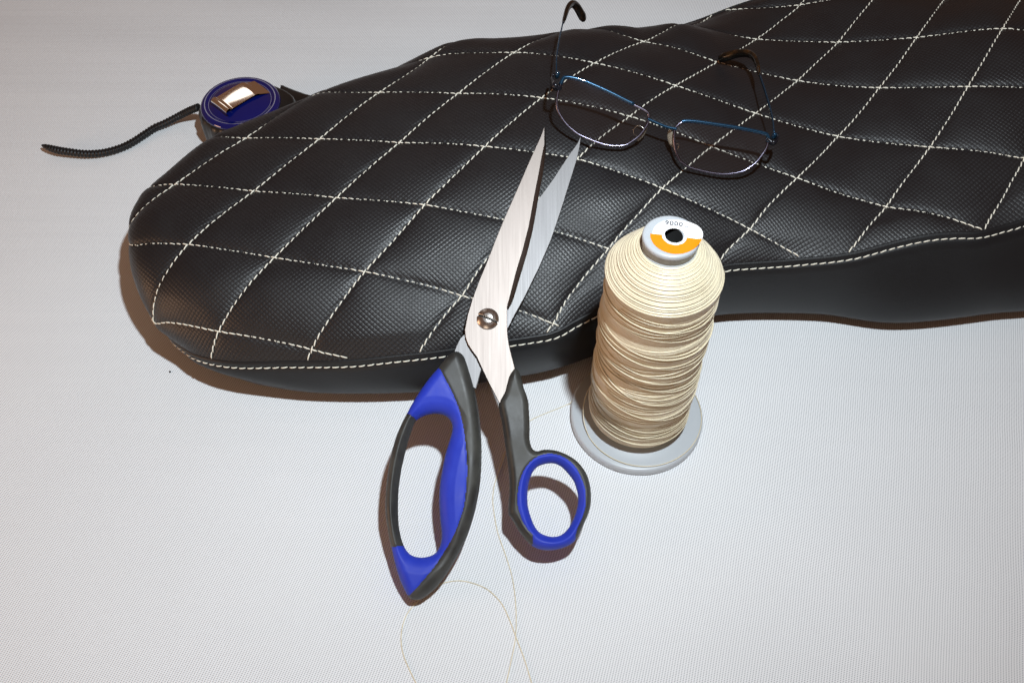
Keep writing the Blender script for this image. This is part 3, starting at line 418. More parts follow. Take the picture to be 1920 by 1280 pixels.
def build_cover():
    step = .155
    ss = np.arange(-4.5, 79.5, step); ts = np.arange(-17, 14.5, step)
    S, T = np.meshgrid(ss, ts, indexing='ij'); q = np.stack([S, T], -1).reshape(-1, 2)
    d, near = poly_sdf(q, BD)
    keepv = d > -step*.8
    snap = (d < step*.45)
    q2 = np.where(snap[:, None], near, q); d2 = np.where(snap, 0, d)
    V = cover_point(q2[:, 0], q2[:, 1], d2)
    n1 = len(ts); I, J = np.meshgrid(np.arange(len(ss)-1), np.arange(len(ts)-1), indexing='ij')
    f = np.stack([I*n1+J, (I+1)*n1+J, (I+1)*n1+J+1, I*n1+J+1], -1).reshape(-1, 4)
    ok = keepv[f].all(1) & ((d[f] > 0).any(1)); f = f[ok]
    # smooth vertex normals of the whole sheet, so that the separate panels meet without a break
    fn = np.cross(V[f[:, 2]]-V[f[:, 0]], V[f[:, 3]]-V[f[:, 1]]); VN = np.zeros_like(V)
    for k in range(4): np.add.at(VN, f[:, k], fn)
    VN /= np.linalg.norm(VN, axis=1)[:, None]+1e-12
    c = q2[f].mean(1); a, b = ab(c[:, 0], c[:, 1]); ka = np.floor(a).astype(int); kb = np.floor(b).astype(int)
    key = ka*100+kb
    for k in np.unique(key):
        fk = f[key == k]; used, inv = np.unique(fk, return_inverse=True); inv = inv.reshape(fk.shape)
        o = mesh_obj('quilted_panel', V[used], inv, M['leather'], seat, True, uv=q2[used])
        o.data.normals_split_custom_set_from_vertices([tuple(x) for x in VN[used]])
build_cover()

def stitch_shapes(mb, C, D, N, L, r, twist=0.):
    """one thread stitch at each centre C, along D, on normal N: an arched capsule whose ends dive into the hide"""
    seg = 6; us = np.array([-.5, -.42, -.25, 0, .25, .42, .5]); rr = np.array([.35, .8, 1, 1.05, 1, .8, .35]); hh = np.array([-1.2, -.2, .45, .65, .45, -.2, -1.2])
    S = np.cross(N, D)
    for c, d, n, s in zip(C, D, N, S):
        tw = twist+random.uniform(-.06, .06); d2 = d*math.cos(tw)+s*math.sin(tw); s2 = np.cross(n, d2)
        l = L*random.uniform(.94, 1.04); V = []
        for u, q, h in zip(us, rr, hh):
            base = c+d2*(u*l)+n*(h*r)
            for k in range(seg):
                a = 2*math.pi*k/seg; V.append(base+s2*(math.cos(a)*q*r)+n*(math.sin(a)*q*r))
        m = len(us); Fc = [(i*seg+k, i*seg+(k+1) % seg, (i+1)*seg+(k+1) % seg, (i+1)*seg+k) for i in range(m-1) for k in range(seg)]
        mb.add(V, Fc)
def build_stitches():
    for fam in (0, 1):
        for k in range(-4, 14):
            x = np.linspace(-6, 16, 2600)
            s, t = (st(k, x) if fam == 0 else st(x, k)); s = np.broadcast_to(s, x.shape); t = np.broadcast_to(t, x.shape)
            m = (s > -6) & (s < 80) & (t > -18) & (t < 15)
            if m.sum() < 20: continue
            s, t = s[m], t[m]
            d, _ = poly_sdf(np.stack([s, t], -1), BD); m = d > .12; s, t, d = s[m], t[m], d[m]
            if len(s) < 20: continue
            p = cover_point(s, t, d); L = np.concatenate([[0], np.cumsum(np.linalg.norm(np.diff(p, axis=0), axis=1))])
            if L[-1] < 1.5: continue
            pitch = .475; pos = np.arange(.2, L[-1], pitch)
            si = np.interp(pos, L, s); ti = np.interp(pos, L, t); Cn = np.stack([np.interp(pos, L, p[:, i]) for i in range(3)], -1)
            Dn = np.stack([np.interp(pos+.1, L, p[:, i])-np.interp(pos-.1, L, p[:, i]) for i in range(3)], -1); Dn /= np.linalg.norm(Dn, axis=1)[:, None]+1e-9
            Nn = surf_n(si, ti)
            mb = MB(); stitch_shapes(mb, Cn+Nn*.05, Dn, Nn, .50 if fam == 0 else .47, .043, .20 if fam == 0 else -.10)
            mb.build('stitch_line', M['stitch'], seat)
build_stitches()

def build_side():
    s, t = BD[:, 0], BD[:, 1]; p0 = surf(s, t); n = len(s)
    tan = np.roll(p0, -1, 0)-np.roll(p0, 1, 0); tan /= np.linalg.norm(tan, axis=1)[:, None]
    up = surf_n(s, t)
    outw = np.cross(tan, up); outw /= np.linalg.norm(outw, axis=1)[:, None]      # along the sheet, outwards and down
    ctr = surf(np.array([30.]), np.array([-2.]))[0]
    sg = np.sign(((p0-ctr)*outw)[:, :2].sum(1)); outw *= np.where(np.median(sg) > 0, 1, -1)
    hor = np.cross(tan, [0, 0, 1]); hor /= np.linalg.norm(hor, axis=1)[:, None]; 
    if ((p0-ctr)*hor)[:, :2].sum() < 0: hor = -hor
    # visible lower edge surveyed along the front; elsewhere it is tucked under the roll
    zb = 1.35
    low = {0: (2020, 556), 1: (1850, 588), 2: (1680, 604), 3: (1530, 587), 4: (1345, 590), 5: (1215, 628), 6: (1055, 687), 7: (935, 711), 8: (800, 733), 9: (625, 737), 10: (520, 727), 11: (440, 705)}
    bot = []
    for i, (a, b) in enumerate(BP):
        q = surf(np.array([a]), np.array([b]))[0]; h = hor[i*BDN]
        if i in low: bot.append(P(*low[i], zb))
        else:
            ins = 1.0 if 12 <= i <= 19 else .3
            r = q-h*ins; r = np.array([r[0], r[1], min(zb, q[2]-.9)]); bot.append(r)
    bot = np.array(bot)
    bot = spline(bot, BDN, closed=True)
    rows = []
    dwn = outw*.75+np.array([0, 0, -1])*.45; dwn /= np.linalg.norm(dwn, axis=1)[:, None]
    # tucked edge, rolled lip standing proud, groove of the top stitching, then the panel
    rows += [p0-up*.30-dwn*.05, p0-up*.06-dwn*.10, p0+up*.05-dwn*.02, p0+up*.09+dwn*.08, p0+up*.055+dwn*.20, p0+up*.0+dwn*.30, p0-up*.035+dwn*.38, p0-up*.015+dwn*.47]
    a0 = p0+dwn*.60; vv = bot-a0
    L = np.linalg.norm(vv, axis=1)
    for k in np.linspace(0, 1, 13):
        c1 = a0+(hor*.10+np.array([0, 0, -.35]))*L[:, None]; c2 = bot+(hor*.10+np.array([0, 0, .30]))*L[:, None]
        rows.append((1-k)**3*a0+3*(1-k)**2*k*c1+3*(1-k)*k*k*c2+k**3*bot)
    # the vinyl wraps round the shell and ends on the table
    rows += [bot-hor*.18+np.array([0, 0, -.30]), bot-hor*.55+np.array([0, 0, -.55]), bot-hor*1.6]
    rows[-1][:, 2] = .35; e = bot-hor*2.4; e[:, 2] = .02; rows.append(e)
    R = np.array(rows); m = len(rows); V = R.reshape(-1, 3)
    Fc = [(i*n+k, i*n+(k+1) % n, (i+1)*n+(k+1) % n, (i+1)*n+k) for i in range(m-1) for k in range(n)]
    mesh_obj('side_panel', V, Fc, M['vinyl'], seat)
    # long running top stitches just below the lip
    pth = p0-up*.005+dwn*.40; pth = np.vstack([pth, pth[:1]]); L = np.concatenate([[0], np.cumsum(np.linalg.norm(np.diff(pth, axis=0), axis=1))])
    pos = np.arange(0, L[-1], .545); f = lambda A: np.stack([np.interp(pos, L, np.r_[A[:, i], A[:1, i]]) for i in range(3)], -1)
    C = np.stack([np.interp(pos, L, pth[:, i]) for i in range(3)], -1); D = f(tan); D /= np.linalg.norm(D, axis=1)[:, None]; N = f(up*.6+outw*.4*0+hor*.4); N -= D*(N*D).sum(1)[:, None]; N /= np.linalg.norm(N, axis=1)[:, None]
    mb = MB(); stitch_shapes(mb, C+N*.02, D, N, .44, .042, .07); mb.build('top_stitching', M['stitch'], seat)
build_side()

# ================================================================== scissors
KS = .425; SO = np.array([-5.4, 20.4, .84]); SN = np.array([0, -KS, 1.0]); SN /= np.linalg.norm(SN)
SX = np.array([1., 0, 0]); SY = np.cross(SN, SX)
def sp2(u, v, h=0.):
    """photo point -> 2D coordinates in the scissors' plane, on the level h above it"""
    q = on_plane(u, v, SO+SN*h, SN)-(SO+SN*h); return np.array([q@SX, q@SY])
def sp3(xy, h):
    xy = np.atleast_2d(xy); return SO+xy[:, :1]*SX+xy[:, 1:2]*SY+np.reshape(h, (-1, 1))*SN
def zoomed(pts, x0, y0, k): return [(x0+a/k, y0+b/k) for a, b in pts]
scissors = thing('scissors', 'open tailor scissors with steel blades and blue and dark grey handles leaning on the seat', 'scissors', SO)
def puffed(outer, holes, step, height, top=True):
    """grid sheet filling a 2D outline, vertices near the rim snapped to it; returns 2D verts, rim distance, faces"""
    outer = np.asarray(outer); lo = outer.min(0)-step; hi = outer.max(0)+step
    X, Y = np.meshgrid(np.arange(lo[0], hi[0], step), np.arange(lo[1], hi[1], step), indexing='ij'); nx, ny = X.shape
    q = np.stack([X, Y], -1).reshape(-1, 2); d, near = poly_sdf(q, outer)
    for h in holes:
        dh, nh = poly_sdf(q, h); dh = -dh; m = dh < d; d = np.where(m, dh, d); near = np.where(m[:, None], nh, near)
    snap = d < step*.5; q2 = np.where(snap[:, None], near, q); dd = np.where(snap, 0, d)
    I, J = np.meshgrid(np.arange(nx-1), np.arange(ny-1), indexing='ij')
    f = np.stack([I*ny+J, (I+1)*ny+J, (I+1)*ny+J+1, I*ny+J+1], -1).reshape(-1, 4)
    ok = (d[f] > -step*.9).all(1) & (d[f] > 0).any(1) & ((dd[f] > 0).any(1)); f = f[ok]
    return q2, dd, f
def solid(q, d, f, top, bot, sel=None):
    """two-sided body: top(q,d) and bot(q,d) heights that meet on the rim"""
    if sel is not None: f = f[sel]
    used, inv = np.unique(f, return_inverse=True); inv = inv.reshape(f.shape); qq, dq = q[used], d[used]; n = len(used)
    V = np.vstack([sp3(qq, top(qq, dq)), sp3(qq, bot(qq, dq))])
    return V, [tuple(x) for x in inv]+[tuple(x[::-1]+n) for x in inv]
# --- handles
big_out = zoomed([(400,135),(365,155),(325,205),(285,252),(250,300),(218,350),(190,400),(162,455),(140,510),(122,575),(110,640),(101,710),(97,780),(98,830),(105,880),(113,930),(125,980),(136,1030),(150,1080),(166,1125),(185,1165),(198,1186),(215,1197),(250,1195),(285,1172),(320,1140),(358,1092),(390,1040),(423,980),(450,920),(473,850),(490,780),(502,710),(508,640),(510,570),(508,500),(501,420),(490,350),(476,285),(460,230),(446,185),(430,150)], 680, 600, 2.2857)
big_hole = zoomed([(230,430),(255,414),(280,405),(305,401),(330,402),(352,409),(370,422),(381,440),(385,462),(380,492),(370,525),(356,570),(345,620),(336,670),(330,720),(328,770),(330,820),(333,860),(338,905),(338,935),(332,965),(318,990),(300,1005),(275,1014),(250,1016),(222,1012),(200,1000),(184,980),(170,950),(161,915),(155,880),(152,830),(152,780),(154,730),(160,680),(168,630),(180,580),(191,534),(205,490),(216,455)], 680, 600, 2.2857)
big_blue = zoomed([(325,204),(352,250),(380,305),(402,352),(420,405),(433,460),(441,520),(447,585),(449,650),(445,725),(435,800),(420,850),(400,905),(377,950),(350,992),(322,1038),(290,1080),(254,1123),(212,1168),(196,1178),(150,1182),(100,1100),(95,978),(125,974),(165,966),(200,975),(300,940),(270,500),(245,440),(190,398),(150,380),(220,260),(290,205)], 680, 600, 2.2857)
r_out = zoomed([(650,207),(636,222),(625,240),(614,275),(605,310),(593,332),(585,348),(583,370),(588,400),(595,430),(603,480),(610,530),(618,585),(625,640),(629,690),(629,740),(626,785),(625,828),(636,848),(650,870),(668,902),(690,930),(712,955),(740,974),(770,983),(800,985),(832,982),(860,974),(887,962),(910,945),(929,915),(945,880),(963,840),(975,800),(979,765),(978,730),(972,695),(960,660),(943,632),(920,605),(892,585),(860,569),(826,558),(790,554),(768,556),(750,561),(736,558),(725,546),(718,525),(715,500),(716,465),(715,430),(713,390),(710,350),(701,318),(690,290),(683,258),(672,225),(662,211)], 680, 600, 2.2857)
r_hole = zoomed([(820,240),(860,237),(900,245),(942,266),(980,300),(1022,347),(1060,400),(1084,463),(1100,530),(1102,585),(1095,640),(1077,708),(1050,770),(1018,828),(980,872),(942,899),(900,912),(855,914),(810,905),(768,888),(730,858),(707,826),(688,790),(667,735),(650,680),(638,630),(635,580),(634,520),(640,460),(652,398),(672,340),(697,300),(730,268),(773,250)], 860, 820, 4.923)
r_blue = zoomed([(850,152),(905,160),(960,180),(1018,218),(1070,268),(1110,332),(1140,400),(1160,460),(1170,520),(1172,585),(1165,650),(1148,715),(1120,780),(1092,840),(1075,930),(1070,1000),(900,1080),(700,1030),(684,955),(684,900),(640,850),(600,792),(572,722),(550,650),(542,585),(545,520),(554,450),(570,382),(598,312),(640,250),(688,205),(740,173),(795,156)], 860, 820, 4.923)
def handle(out, hole, blue, name_mid, step, Ht, Rr, inner_scoop):
    o2 = np.array([sp2(*p) for p in out]); h2 = np.array([sp2(*p) for p in hole]); b2 = np.array([sp2(*p, .35) for p in blue])
    o2 = spline(o2, 3, True); h2 = spline(h2, 3, True); b2 = spline(b2, 2, True)
    q, d, f = puffed(o2, [h2], step, Ht)
    db, _ = poly_sdf(q, b2); dho, _ = poly_sdf(q, h2); dho = -dho
    y = q[:, 1]
    def top(qq, dq):
        dbq, _ = poly_sdf(qq, b2); dh, _ = poly_sdf(qq, h2); dh = -dh
        e = np.clip(dq/Rr, 0, 1); h = Ht*np.sqrt(1-(1-e)**2)
        h *= np.where(dh < inner_scoop, .72+.28*np.clip(dh/inner_scoop, 0, 1)**1.2, 1)
        h -= .035*np.exp(-(dbq/.05)**2)*np.clip(dq/.1, 0, 1)            # parting line between the two rubbers
        h += .03*(dbq > 0)*np.clip(dbq/.3, 0, 1)
        return h
    def bot(qq, dq):
        e = np.clip(dq/Rr, 0, 1); return -Ht*.9*np.sqrt(1-(1-e)**2)
    c = q[f].mean(1); inb, _ = poly_sdf(c, b2); sel = inb > 0
    grp = mesh_obj('handle', *solid(q, d, f, top, bot, ~sel), M['grip'], scissors)
    mesh_obj('grip_insert', *solid(q, d, f, top, bot, sel), M['blue'], grp)
    return grp
def subparent():
    for o in COL.objects: pass
def mesh_child_fix(o, parent):
    o.parent = parent; o.matrix_parent_inverse = parent.matrix_parent_inverse.copy()
hA = handle(big_out, big_hole, big_blue, 'big', .055, .80, .62, .9)
hB = handle(r_out, r_hole, r_blue, 'ring', .045, .62, .42, .35)
hA['label'] = 'long loop handle'; hB['label'] = 'round ring handle'
# --- blades: flat plates with a ground bevel on the cutting edge
def blade(outer, h0, thick, name, m):
    """ground steel plate: face, slightly broken edge, back"""
    o2 = np.array([sp2(*p, h0) for p in outer]); n = len(o2)
    if ((o2[:, 0]*np.roll(o2[:, 1], -1)-np.roll(o2[:, 0], -1)*o2[:, 1]).sum()) < 0: o2 = o2[::-1]
    tn = np.roll(o2, -1, 0)-np.roll(o2, 1, 0); tn /= np.linalg.norm(tn, axis=1)[:, None]; inn = np.stack([-tn[:, 1], tn[:, 0]], -1)
    V = np.vstack([sp3(o2+inn*.02, h0), sp3(o2, h0-.02), sp3(o2, h0-thick)])
    Fc = [tuple(range(n)), tuple(range(3*n-1, 2*n-1, -1))]
    for r in range(2): Fc += [(r*n+i, (r+1)*n+i, (r+1)*n+(i+1) % n, r*n+(i+1) % n) for i in range(n)]
    return mesh_obj(name, V, Fc, m, scissors, smooth=False)
b1_left = [(1021,239),(1014,256),(1007,271),(991,306),(976,341),(960,377),(945,411),(929,450),(914,489),(899,525),(886,560),(877,590),(871.5,618),(873,633),(878,646),(886,658),(894,669),(906,695),(916,716),(926,735),(936,755)]
face_edge = [(1021.5,241),(1021,271),(1016,294),(1011,322),(1002,368),(992,423),(980,470),(968,509),(955,560),(951,575)]
b1_right = [(946,750),(958,735),(970,712),(966,693),(960,670),(955,650),(952,632),(951,614),(951,592)]+face_edge[::-1][:-1]
bl1 = blade(b1_left+b1_right, .36, .24, 'blade', M['steel'])
bl1['label'] = 'upper blade with the dark ground bevel'
outer_edge = [(1022.5,240),(1024,276),(1021,302),(1017.5,328),(1009.5,371),(1000,426),(989,472),(976,516),(962,562),(953,580)]
def bevel_strip():
    A = spline([sp2(*p, .36) for p in face_edge], 6); B = spline([sp2(*p, .17) for p in outer_edge], 6); n = len(A)
    V = np.vstack([sp3(A-[.012, 0], .362), sp3((A+B)/2, .27), sp3(B, .17), sp3(B, .12), sp3(A-[.03, 0], .12)]); Fc = []
    for r in range(4): Fc += [(r*n+i, r*n+i+1, (r+1)*n+i+1, (r+1)*n+i) for i in range(n-1)]
    mesh_obj('cutting_bevel', V, Fc, M['bevel'], bl1, smooth=False)
bevel_strip()
b2 = [(1089,257),(1082,270),(1070,286),(1054,310),(1039,333),(1024,354),(1015,366),(1010,372),(1004,384),(985,430),(965,475),(945,520),(925,560),(905,590),(885,610),(871,626),(863,634),(856,648),(848,670),(858,700),(880,722),(892,728),(897,712),(900,700),(912,660),(925,635),(945,622),(953,614),(964.5,591),(984,556),(1011,501),(1033,450),(1050,400),(1066,349),(1082,298),(1087,275)]
blade(b2, .08, .26, 'blade', M['steel2'])
# --- pivot screw
def screw():
    c2 = sp2(914.5, 597.5, .40); c = sp3(c2, .36)[0]; r = .66
    prof = [(0.001, .30), (.2*r, .297), (.45*r, .27), (.7*r, .20), (.88*r, .12), (.97*r, .06), (r, 0), (r, -.1)]
    th = np.linspace(0, 2*np.pi, 56, endpoint=False); V = []; Fc = []
    sd = sp2(936, 604, .5)-sp2(897, 589, .5); sd /= np.linalg.norm(sd); sn = np.array([-sd[1], sd[0]])
    g = np.linspace(-r, r, 61); X, Y = np.meshgrid(g, g, indexing='ij'); R = np.hypot(X, Y)
    q = np.stack([X, Y], -1).reshape(-1, 2); rr = np.hypot(q[:, 0], q[:, 1]); sc_ = np.where(rr > r, r/np.maximum(rr, 1e-9), 1); q = q*sc_[:, None]; rr = np.minimum(rr, r)
    h = np.interp(rr/r, [0, .2, .45, .7, .88, .97, 1], [.30, .297, .27, .2, .12, .06, 0])
    a = np.abs(q@sn); slot = a < .062; h = np.where(slot, h*.3-.03, h)
    V = np.array([sp3((c2+x)[None], .36+hh)[0] for x, hh in zip(q, h)]); n = 61
    I, J = np.meshgrid(np.arange(n-1), np.arange(n-1), indexing='ij'); f = np.stack([I*n+J, (I+1)*n+J, (I+1)*n+J+1, I*n+J+1], -1).reshape(-1, 4)
    raw = np.hypot(X, Y).reshape(-1); f = f[(raw[f] < r*1.06).all(1)]
    o = mesh_obj('screw', V, f, M['screw'], scissors, smooth=True)
    o.data.materials.append(M['slot']); mi = slot[f].sum(1) >= 3; o.data.polygons.foreach_set('material_index', mi.astype(int))
    o.data.polygons.foreach_set('use_smooth', [not b for b in mi])
screw()

# ================================================================== spool of thread
SPC = P(1192, 783)
spool = thing('thread_spool', 'large cream thread spool with orange and white label standing upright beside the seat', 'thread spool', SPC)
def build_spool():
    R = 4.16; c = SPC
    fl = [(.7, .0), (R-.12, 0), (R-.02, .06), (R, .16), (R, .48), (R-.05, .58), (R-.14, .62), (R-.5, .62), (3.3, .66), (2.2, .9), (1.4, 1.2), (1.4, 16.2), (1.36, 16.25), (1.2, 16.25)]
    mesh_obj('flange', *lathe_arr(fl, c, 128), M['plastic'], spool)
    capc = [(1.24, 16.0), (1.32, 16.05), (1.36, 16.12), (1.40, 16.6), (1.42, 16.72), (1.41, 16.84), (1.36, 16.90), (1.28, 16.92), (.60, 16.905)]
    mesh_obj('neck', *lathe_arr(capc, c, 96), M['neck'], spool)  # cap side coloured darker than its top for the grazing light
    ring = [(1.425, 16.70), (1.43, 16.80), (1.415, 16.88), (1.36, 16.935), (1.25, 16.95), (.62, 16.93), (.59, 16.91)]
    mesh_obj('top_rim', *lathe_arr(ring, c, 96), M['plastic'], spool)
    mesh_obj('bore', *lathe_arr([(.60, 16.905), (.58, 16.88), (.55, 14.0), (.001, 13.9)], c, 32), M['hole'], spool)  # walls coloured near black to put the shade inside the bore
    # --- the paper label, a disc set a little off centre with its right lip lifting over the rim
    lc = c+np.array([.16, -.02, 0]); th = np.linspace(0, 2*np.pi, 97)
    def lab(a0, a1, r0, rf, z, nm, m, n=60):
        V = []; 
        for a in np.linspace(a0, a1, n):
            for r in np.linspace(0, 1, 7):
                rr = r0+(rf(a)-r0)*r; lift = .10*max(0, r-.7)/.3*max(0, math.cos(a-.15))**3
                V.append((lc[0]+rr*math.cos(a), lc[1]+rr*math.sin(a), z+lift))
        F_ = [(i*7+k, (i+1)*7+k, (i+1)*7+k+1, i*7+k+1) for i in range(n-1) for k in range(6)]
        return mesh_obj(nm, V, F_, m, spool)
    rf = lambda a: 1.10+.30*max(0, math.cos(a-.12))**4
    sp_ = -.20
    lab(sp_, math.pi+sp_+.08, .50, rf, 16.962, 'label', M['label'])
    lab(math.pi+sp_+.08, 2*math.pi+sp_, .62, lambda a: 1.20+.16*max(0, math.cos(a-.1))**4, 16.962, 'label_band', M['orange'])
    lab(math.pi+sp_+.08, 2*math.pi+sp_, .47, lambda a: .625, 16.960, 'label_ring', M['label'])
    # printed number and rows of tiny print
    cu = bpy.data.curves.new('number', 'FONT'); cu.body = '9000'; cu.size = .40*U; cu.offset = .006*U; cu.align_x = 'CENTER'; cu.space_character = 1.15
    tmp = bpy.data.objects.new('number', cu); COL.objects.link(tmp)
    dg = bpy.context.evaluated_depsgraph_get(); me = bpy.data.meshes.new_from_object(tmp.evaluated_get(dg)); bpy.data.objects.remove(tmp)
    rot = Matrix.Rotation(math.radians(-9), 4, 'Z')
    me.transform(Matrix.Translation(Vector((c[0]+.19, c[1]+.68, 16.975))*U) @ rot); me.materials.append(M['ink'])
    o = bpy.data.objects.new('printed_number', me); COL.objects.link(o); o.parent = spool; o.matrix_parent_inverse = Matrix.Translation(-spool.location)
    mb = MB()
    for (x0, y0, n) in ((-.35, .72, 13), (-.78, .52, 6), (-.84, .36, 6), (.55, .58, 7), (.62, .34, 7), (.66, .12, 7)):
        x = x0
        for k in range(n):
            wd = random.uniform(.03, .07); a = -.16
            px_, py_ = c[0]+.16+x*math.cos(a), c[1]+y0+(x-x0)*math.sin(a)
            mb.add([(px_, py_, 16.97), (px_+wd, py_-.01, 16.97), (px_+wd, py_+.06, 16.97), (px_, py_+.07, 16.97)], [(0, 1, 2, 3)]); x += wd+.035
    o = mb.build('fine_print', M['inkl'], spool, False)
    # --- wound thread: solid core, then real turns over it
    zb, zs, zt = 1.25, 14.35, 16.25
    def rad(z):
        z = np.asarray(z, float)
        body = 3.04-.03*(z-8)/6+.05*np.sin(z*1.35+.6)+.03*np.sin(z*3.1)
        body = np.where(z < 1.7, body-.35*((1.7-z)/.5)**2*.5, body)
        return body
    core = [(1.4, zb-.12)]+[(float(rad(z))-.035, z) for z in np.linspace(zb, zs, 60)]+[(2.86, zs+.1), (2.55, 14.85), (2.1, 15.35), (1.6, 15.95), (1.4, 16.1)]
    mesh_obj('thread_core', *lathe_arr(core, c, 96), M['thread'], spool)
    mb = MB()
    def winding(z0, z1, turns, tilt, ph, off=0, r=.062, seg=6, per=72):
        n = int(turns*per); a = np.linspace(0, 2*np.pi*turns, n); zz = np.linspace(z0, z1, n)+tilt*np.sin(a+ph)
        rr = rad(zz)+off+.008*np.sin(a*3.1+ph)
        mb.tube(np.stack([c[0]+rr*np.cos(a), c[1]+rr*np.sin(a), zz], -1), r, seg)
    nt = 142; n = nt*72; a = np.linspace(0, 2*np.pi*nt, n); zz = np.linspace(1.4, 14.32, n)
    T = .10*np.sin(zz*1.3)+.035*np.sin(zz*2.9+1); ph = 1.2*np.sin(zz*.9)+.5*np.sin(zz*3.3)
    rr = rad(zz)-.034+.003*np.sin(a*1.37)+.008*np.sin(zz*4.1+.7*np.sin(a))
    mb.tube(np.stack([c[0]+rr*np.cos(a), c[1]+rr*np.sin(a), zz+T*np.sin(a+ph-1.2)*np.clip((14.3-zz)/.6, 0, 1)*np.clip((zz-1.4)/.4, 0, 1)], -1), .060, 6)
    # shoulder turns: flat cone up to the neck
    n = 34*72; a = np.linspace(0, 2*np.pi*34, n); k = np.linspace(0, 1, n)
    rr = 3.0-1.55*k; zz = 14.3+.02+1.85*(1-(1-k)**1.25)+.03*np.sin(a*.37)+.025*np.sin(a*1.03+1)
    mb.tube(np.stack([c[0]+rr*np.cos(a), c[1]+rr*np.sin(a), zz], -1), .055, 5)
    mb.build('wound_thread', M['thread'], spool)
    # single stray turns that cross the winding at a slant
    stray = [(random.uniform(1.7, 14.0), random.uniform(.05, .5)*random.choice((-1, 1, 1)), random.uniform(-2.4, -.6), random.uniform(.0, .07), 2.7+random.uniform(0, 1.6), 6.6-random.uniform(0, 1.6)) for _ in range(58)]
    for (zc, tl, ph, off, arc0, arc1) in stray+[(12.9,.35,-1.3,.09,3.0,6.4),(11.9,.55,-.9,.08,3.3,6.5),(10.9,.45,-1.9,.10,3.1,6.3),(9.7,.75,-1.2,.10,2.9,6.6),(9.3,.5,-2.2,.08,3.2,6.3),(8.1,.8,-1.0,.12,2.9,6.7),(7.6,.95,-1.5,.12,2.9,6.7),(7.2,.7,-.7,.10,2.9,6.7),(6.8,1.0,-2.0,.13,2.9,6.7),(6.3,.6,-1.3,.09,3.0,6.6),(5.2,.5,-2.2,.09,3.1,6.2),(4.6,.95,-1.15,.13,2.9,6.8),(3.4,.5,-1.9,.09,3.2,6.4),(2.5,.7,-1.2,.10,2.9,6.7),(1.95,.35,-1.57,.12,2.7,6.9)]:
        a = np.linspace(arc0, arc1, 60); e = np.sin(np.linspace(0, np.pi, 60))**.5
        zz = zc+tl*np.sin(a-ph-3.1)*.9; rr = rad(zz)+off*.5*e+.02
        m2 = MB(); m2.tube(np.stack([c[0]+rr*np.cos(a), c[1]+rr*np.sin(a), zz], -1), .036, 6); m2.build('loose_turn', M['thread'], spool)
    # the free end: round the foot of the spool, over the flange and away across the cloth
    a = np.linspace(2.6, 7.0, 60); k = np.linspace(0, 1, 60); rr = 3.2+.85*np.sin(k*math.pi*.62)
    zz = .70+.9*(1-np.clip(k*4, 0, 1))
    pts = [tuple(x) for x in np.stack([c[0]+rr*np.cos(a), c[1]+rr*np.sin(a), zz], -1)]
    pts += [tuple(c+np.array([4.15*math.cos(q), 4.15*math.sin(q), .55-.0*q])) for q in (.9, 1.3, 1.8, 2.3)]
    tail = [(1066, 757), (1040, 768), (1010, 780), (985, 795), (955, 830), (940, 870), (928, 905), (924, 935), (927, 965), (934, 1000), (948, 1040), (960, 1080), (966, 1120), (968, 1160), (966, 1200), (958, 1240), (948, 1290), (945,1330)]
    t2 = [tuple(P(u, v, .035)) for u, v in tail]
    m2 = MB(); m2.tube(spline(pts+[tuple(P(1072, 752, .2))]+t2, 5), .027, 6); m2.build('free_end', M['thread'], spool)
build_spool()
def build_tail():
    pth = [(1000, 1290), (985, 1240), (970, 1200), (955, 1160), (940, 1130), (915, 1105), (885, 1092), (855, 1088), (820, 1096), (800, 1110), (785, 1125), (768, 1143), (757, 1165), (752, 1195), (756, 1225), (768, 1255), (785, 1290), (800, 1330)]
    mb = MB(); mb.tube(spline([tuple(P(u, v, .035)) for u, v in pth], 6), .028, 6)
    o = mb.build('loose_thread', M['thread']); o['label'] = 'loose cream thread curling on the cloth below the long scissors handle'; o['category'] = 'thread'
build_tail()

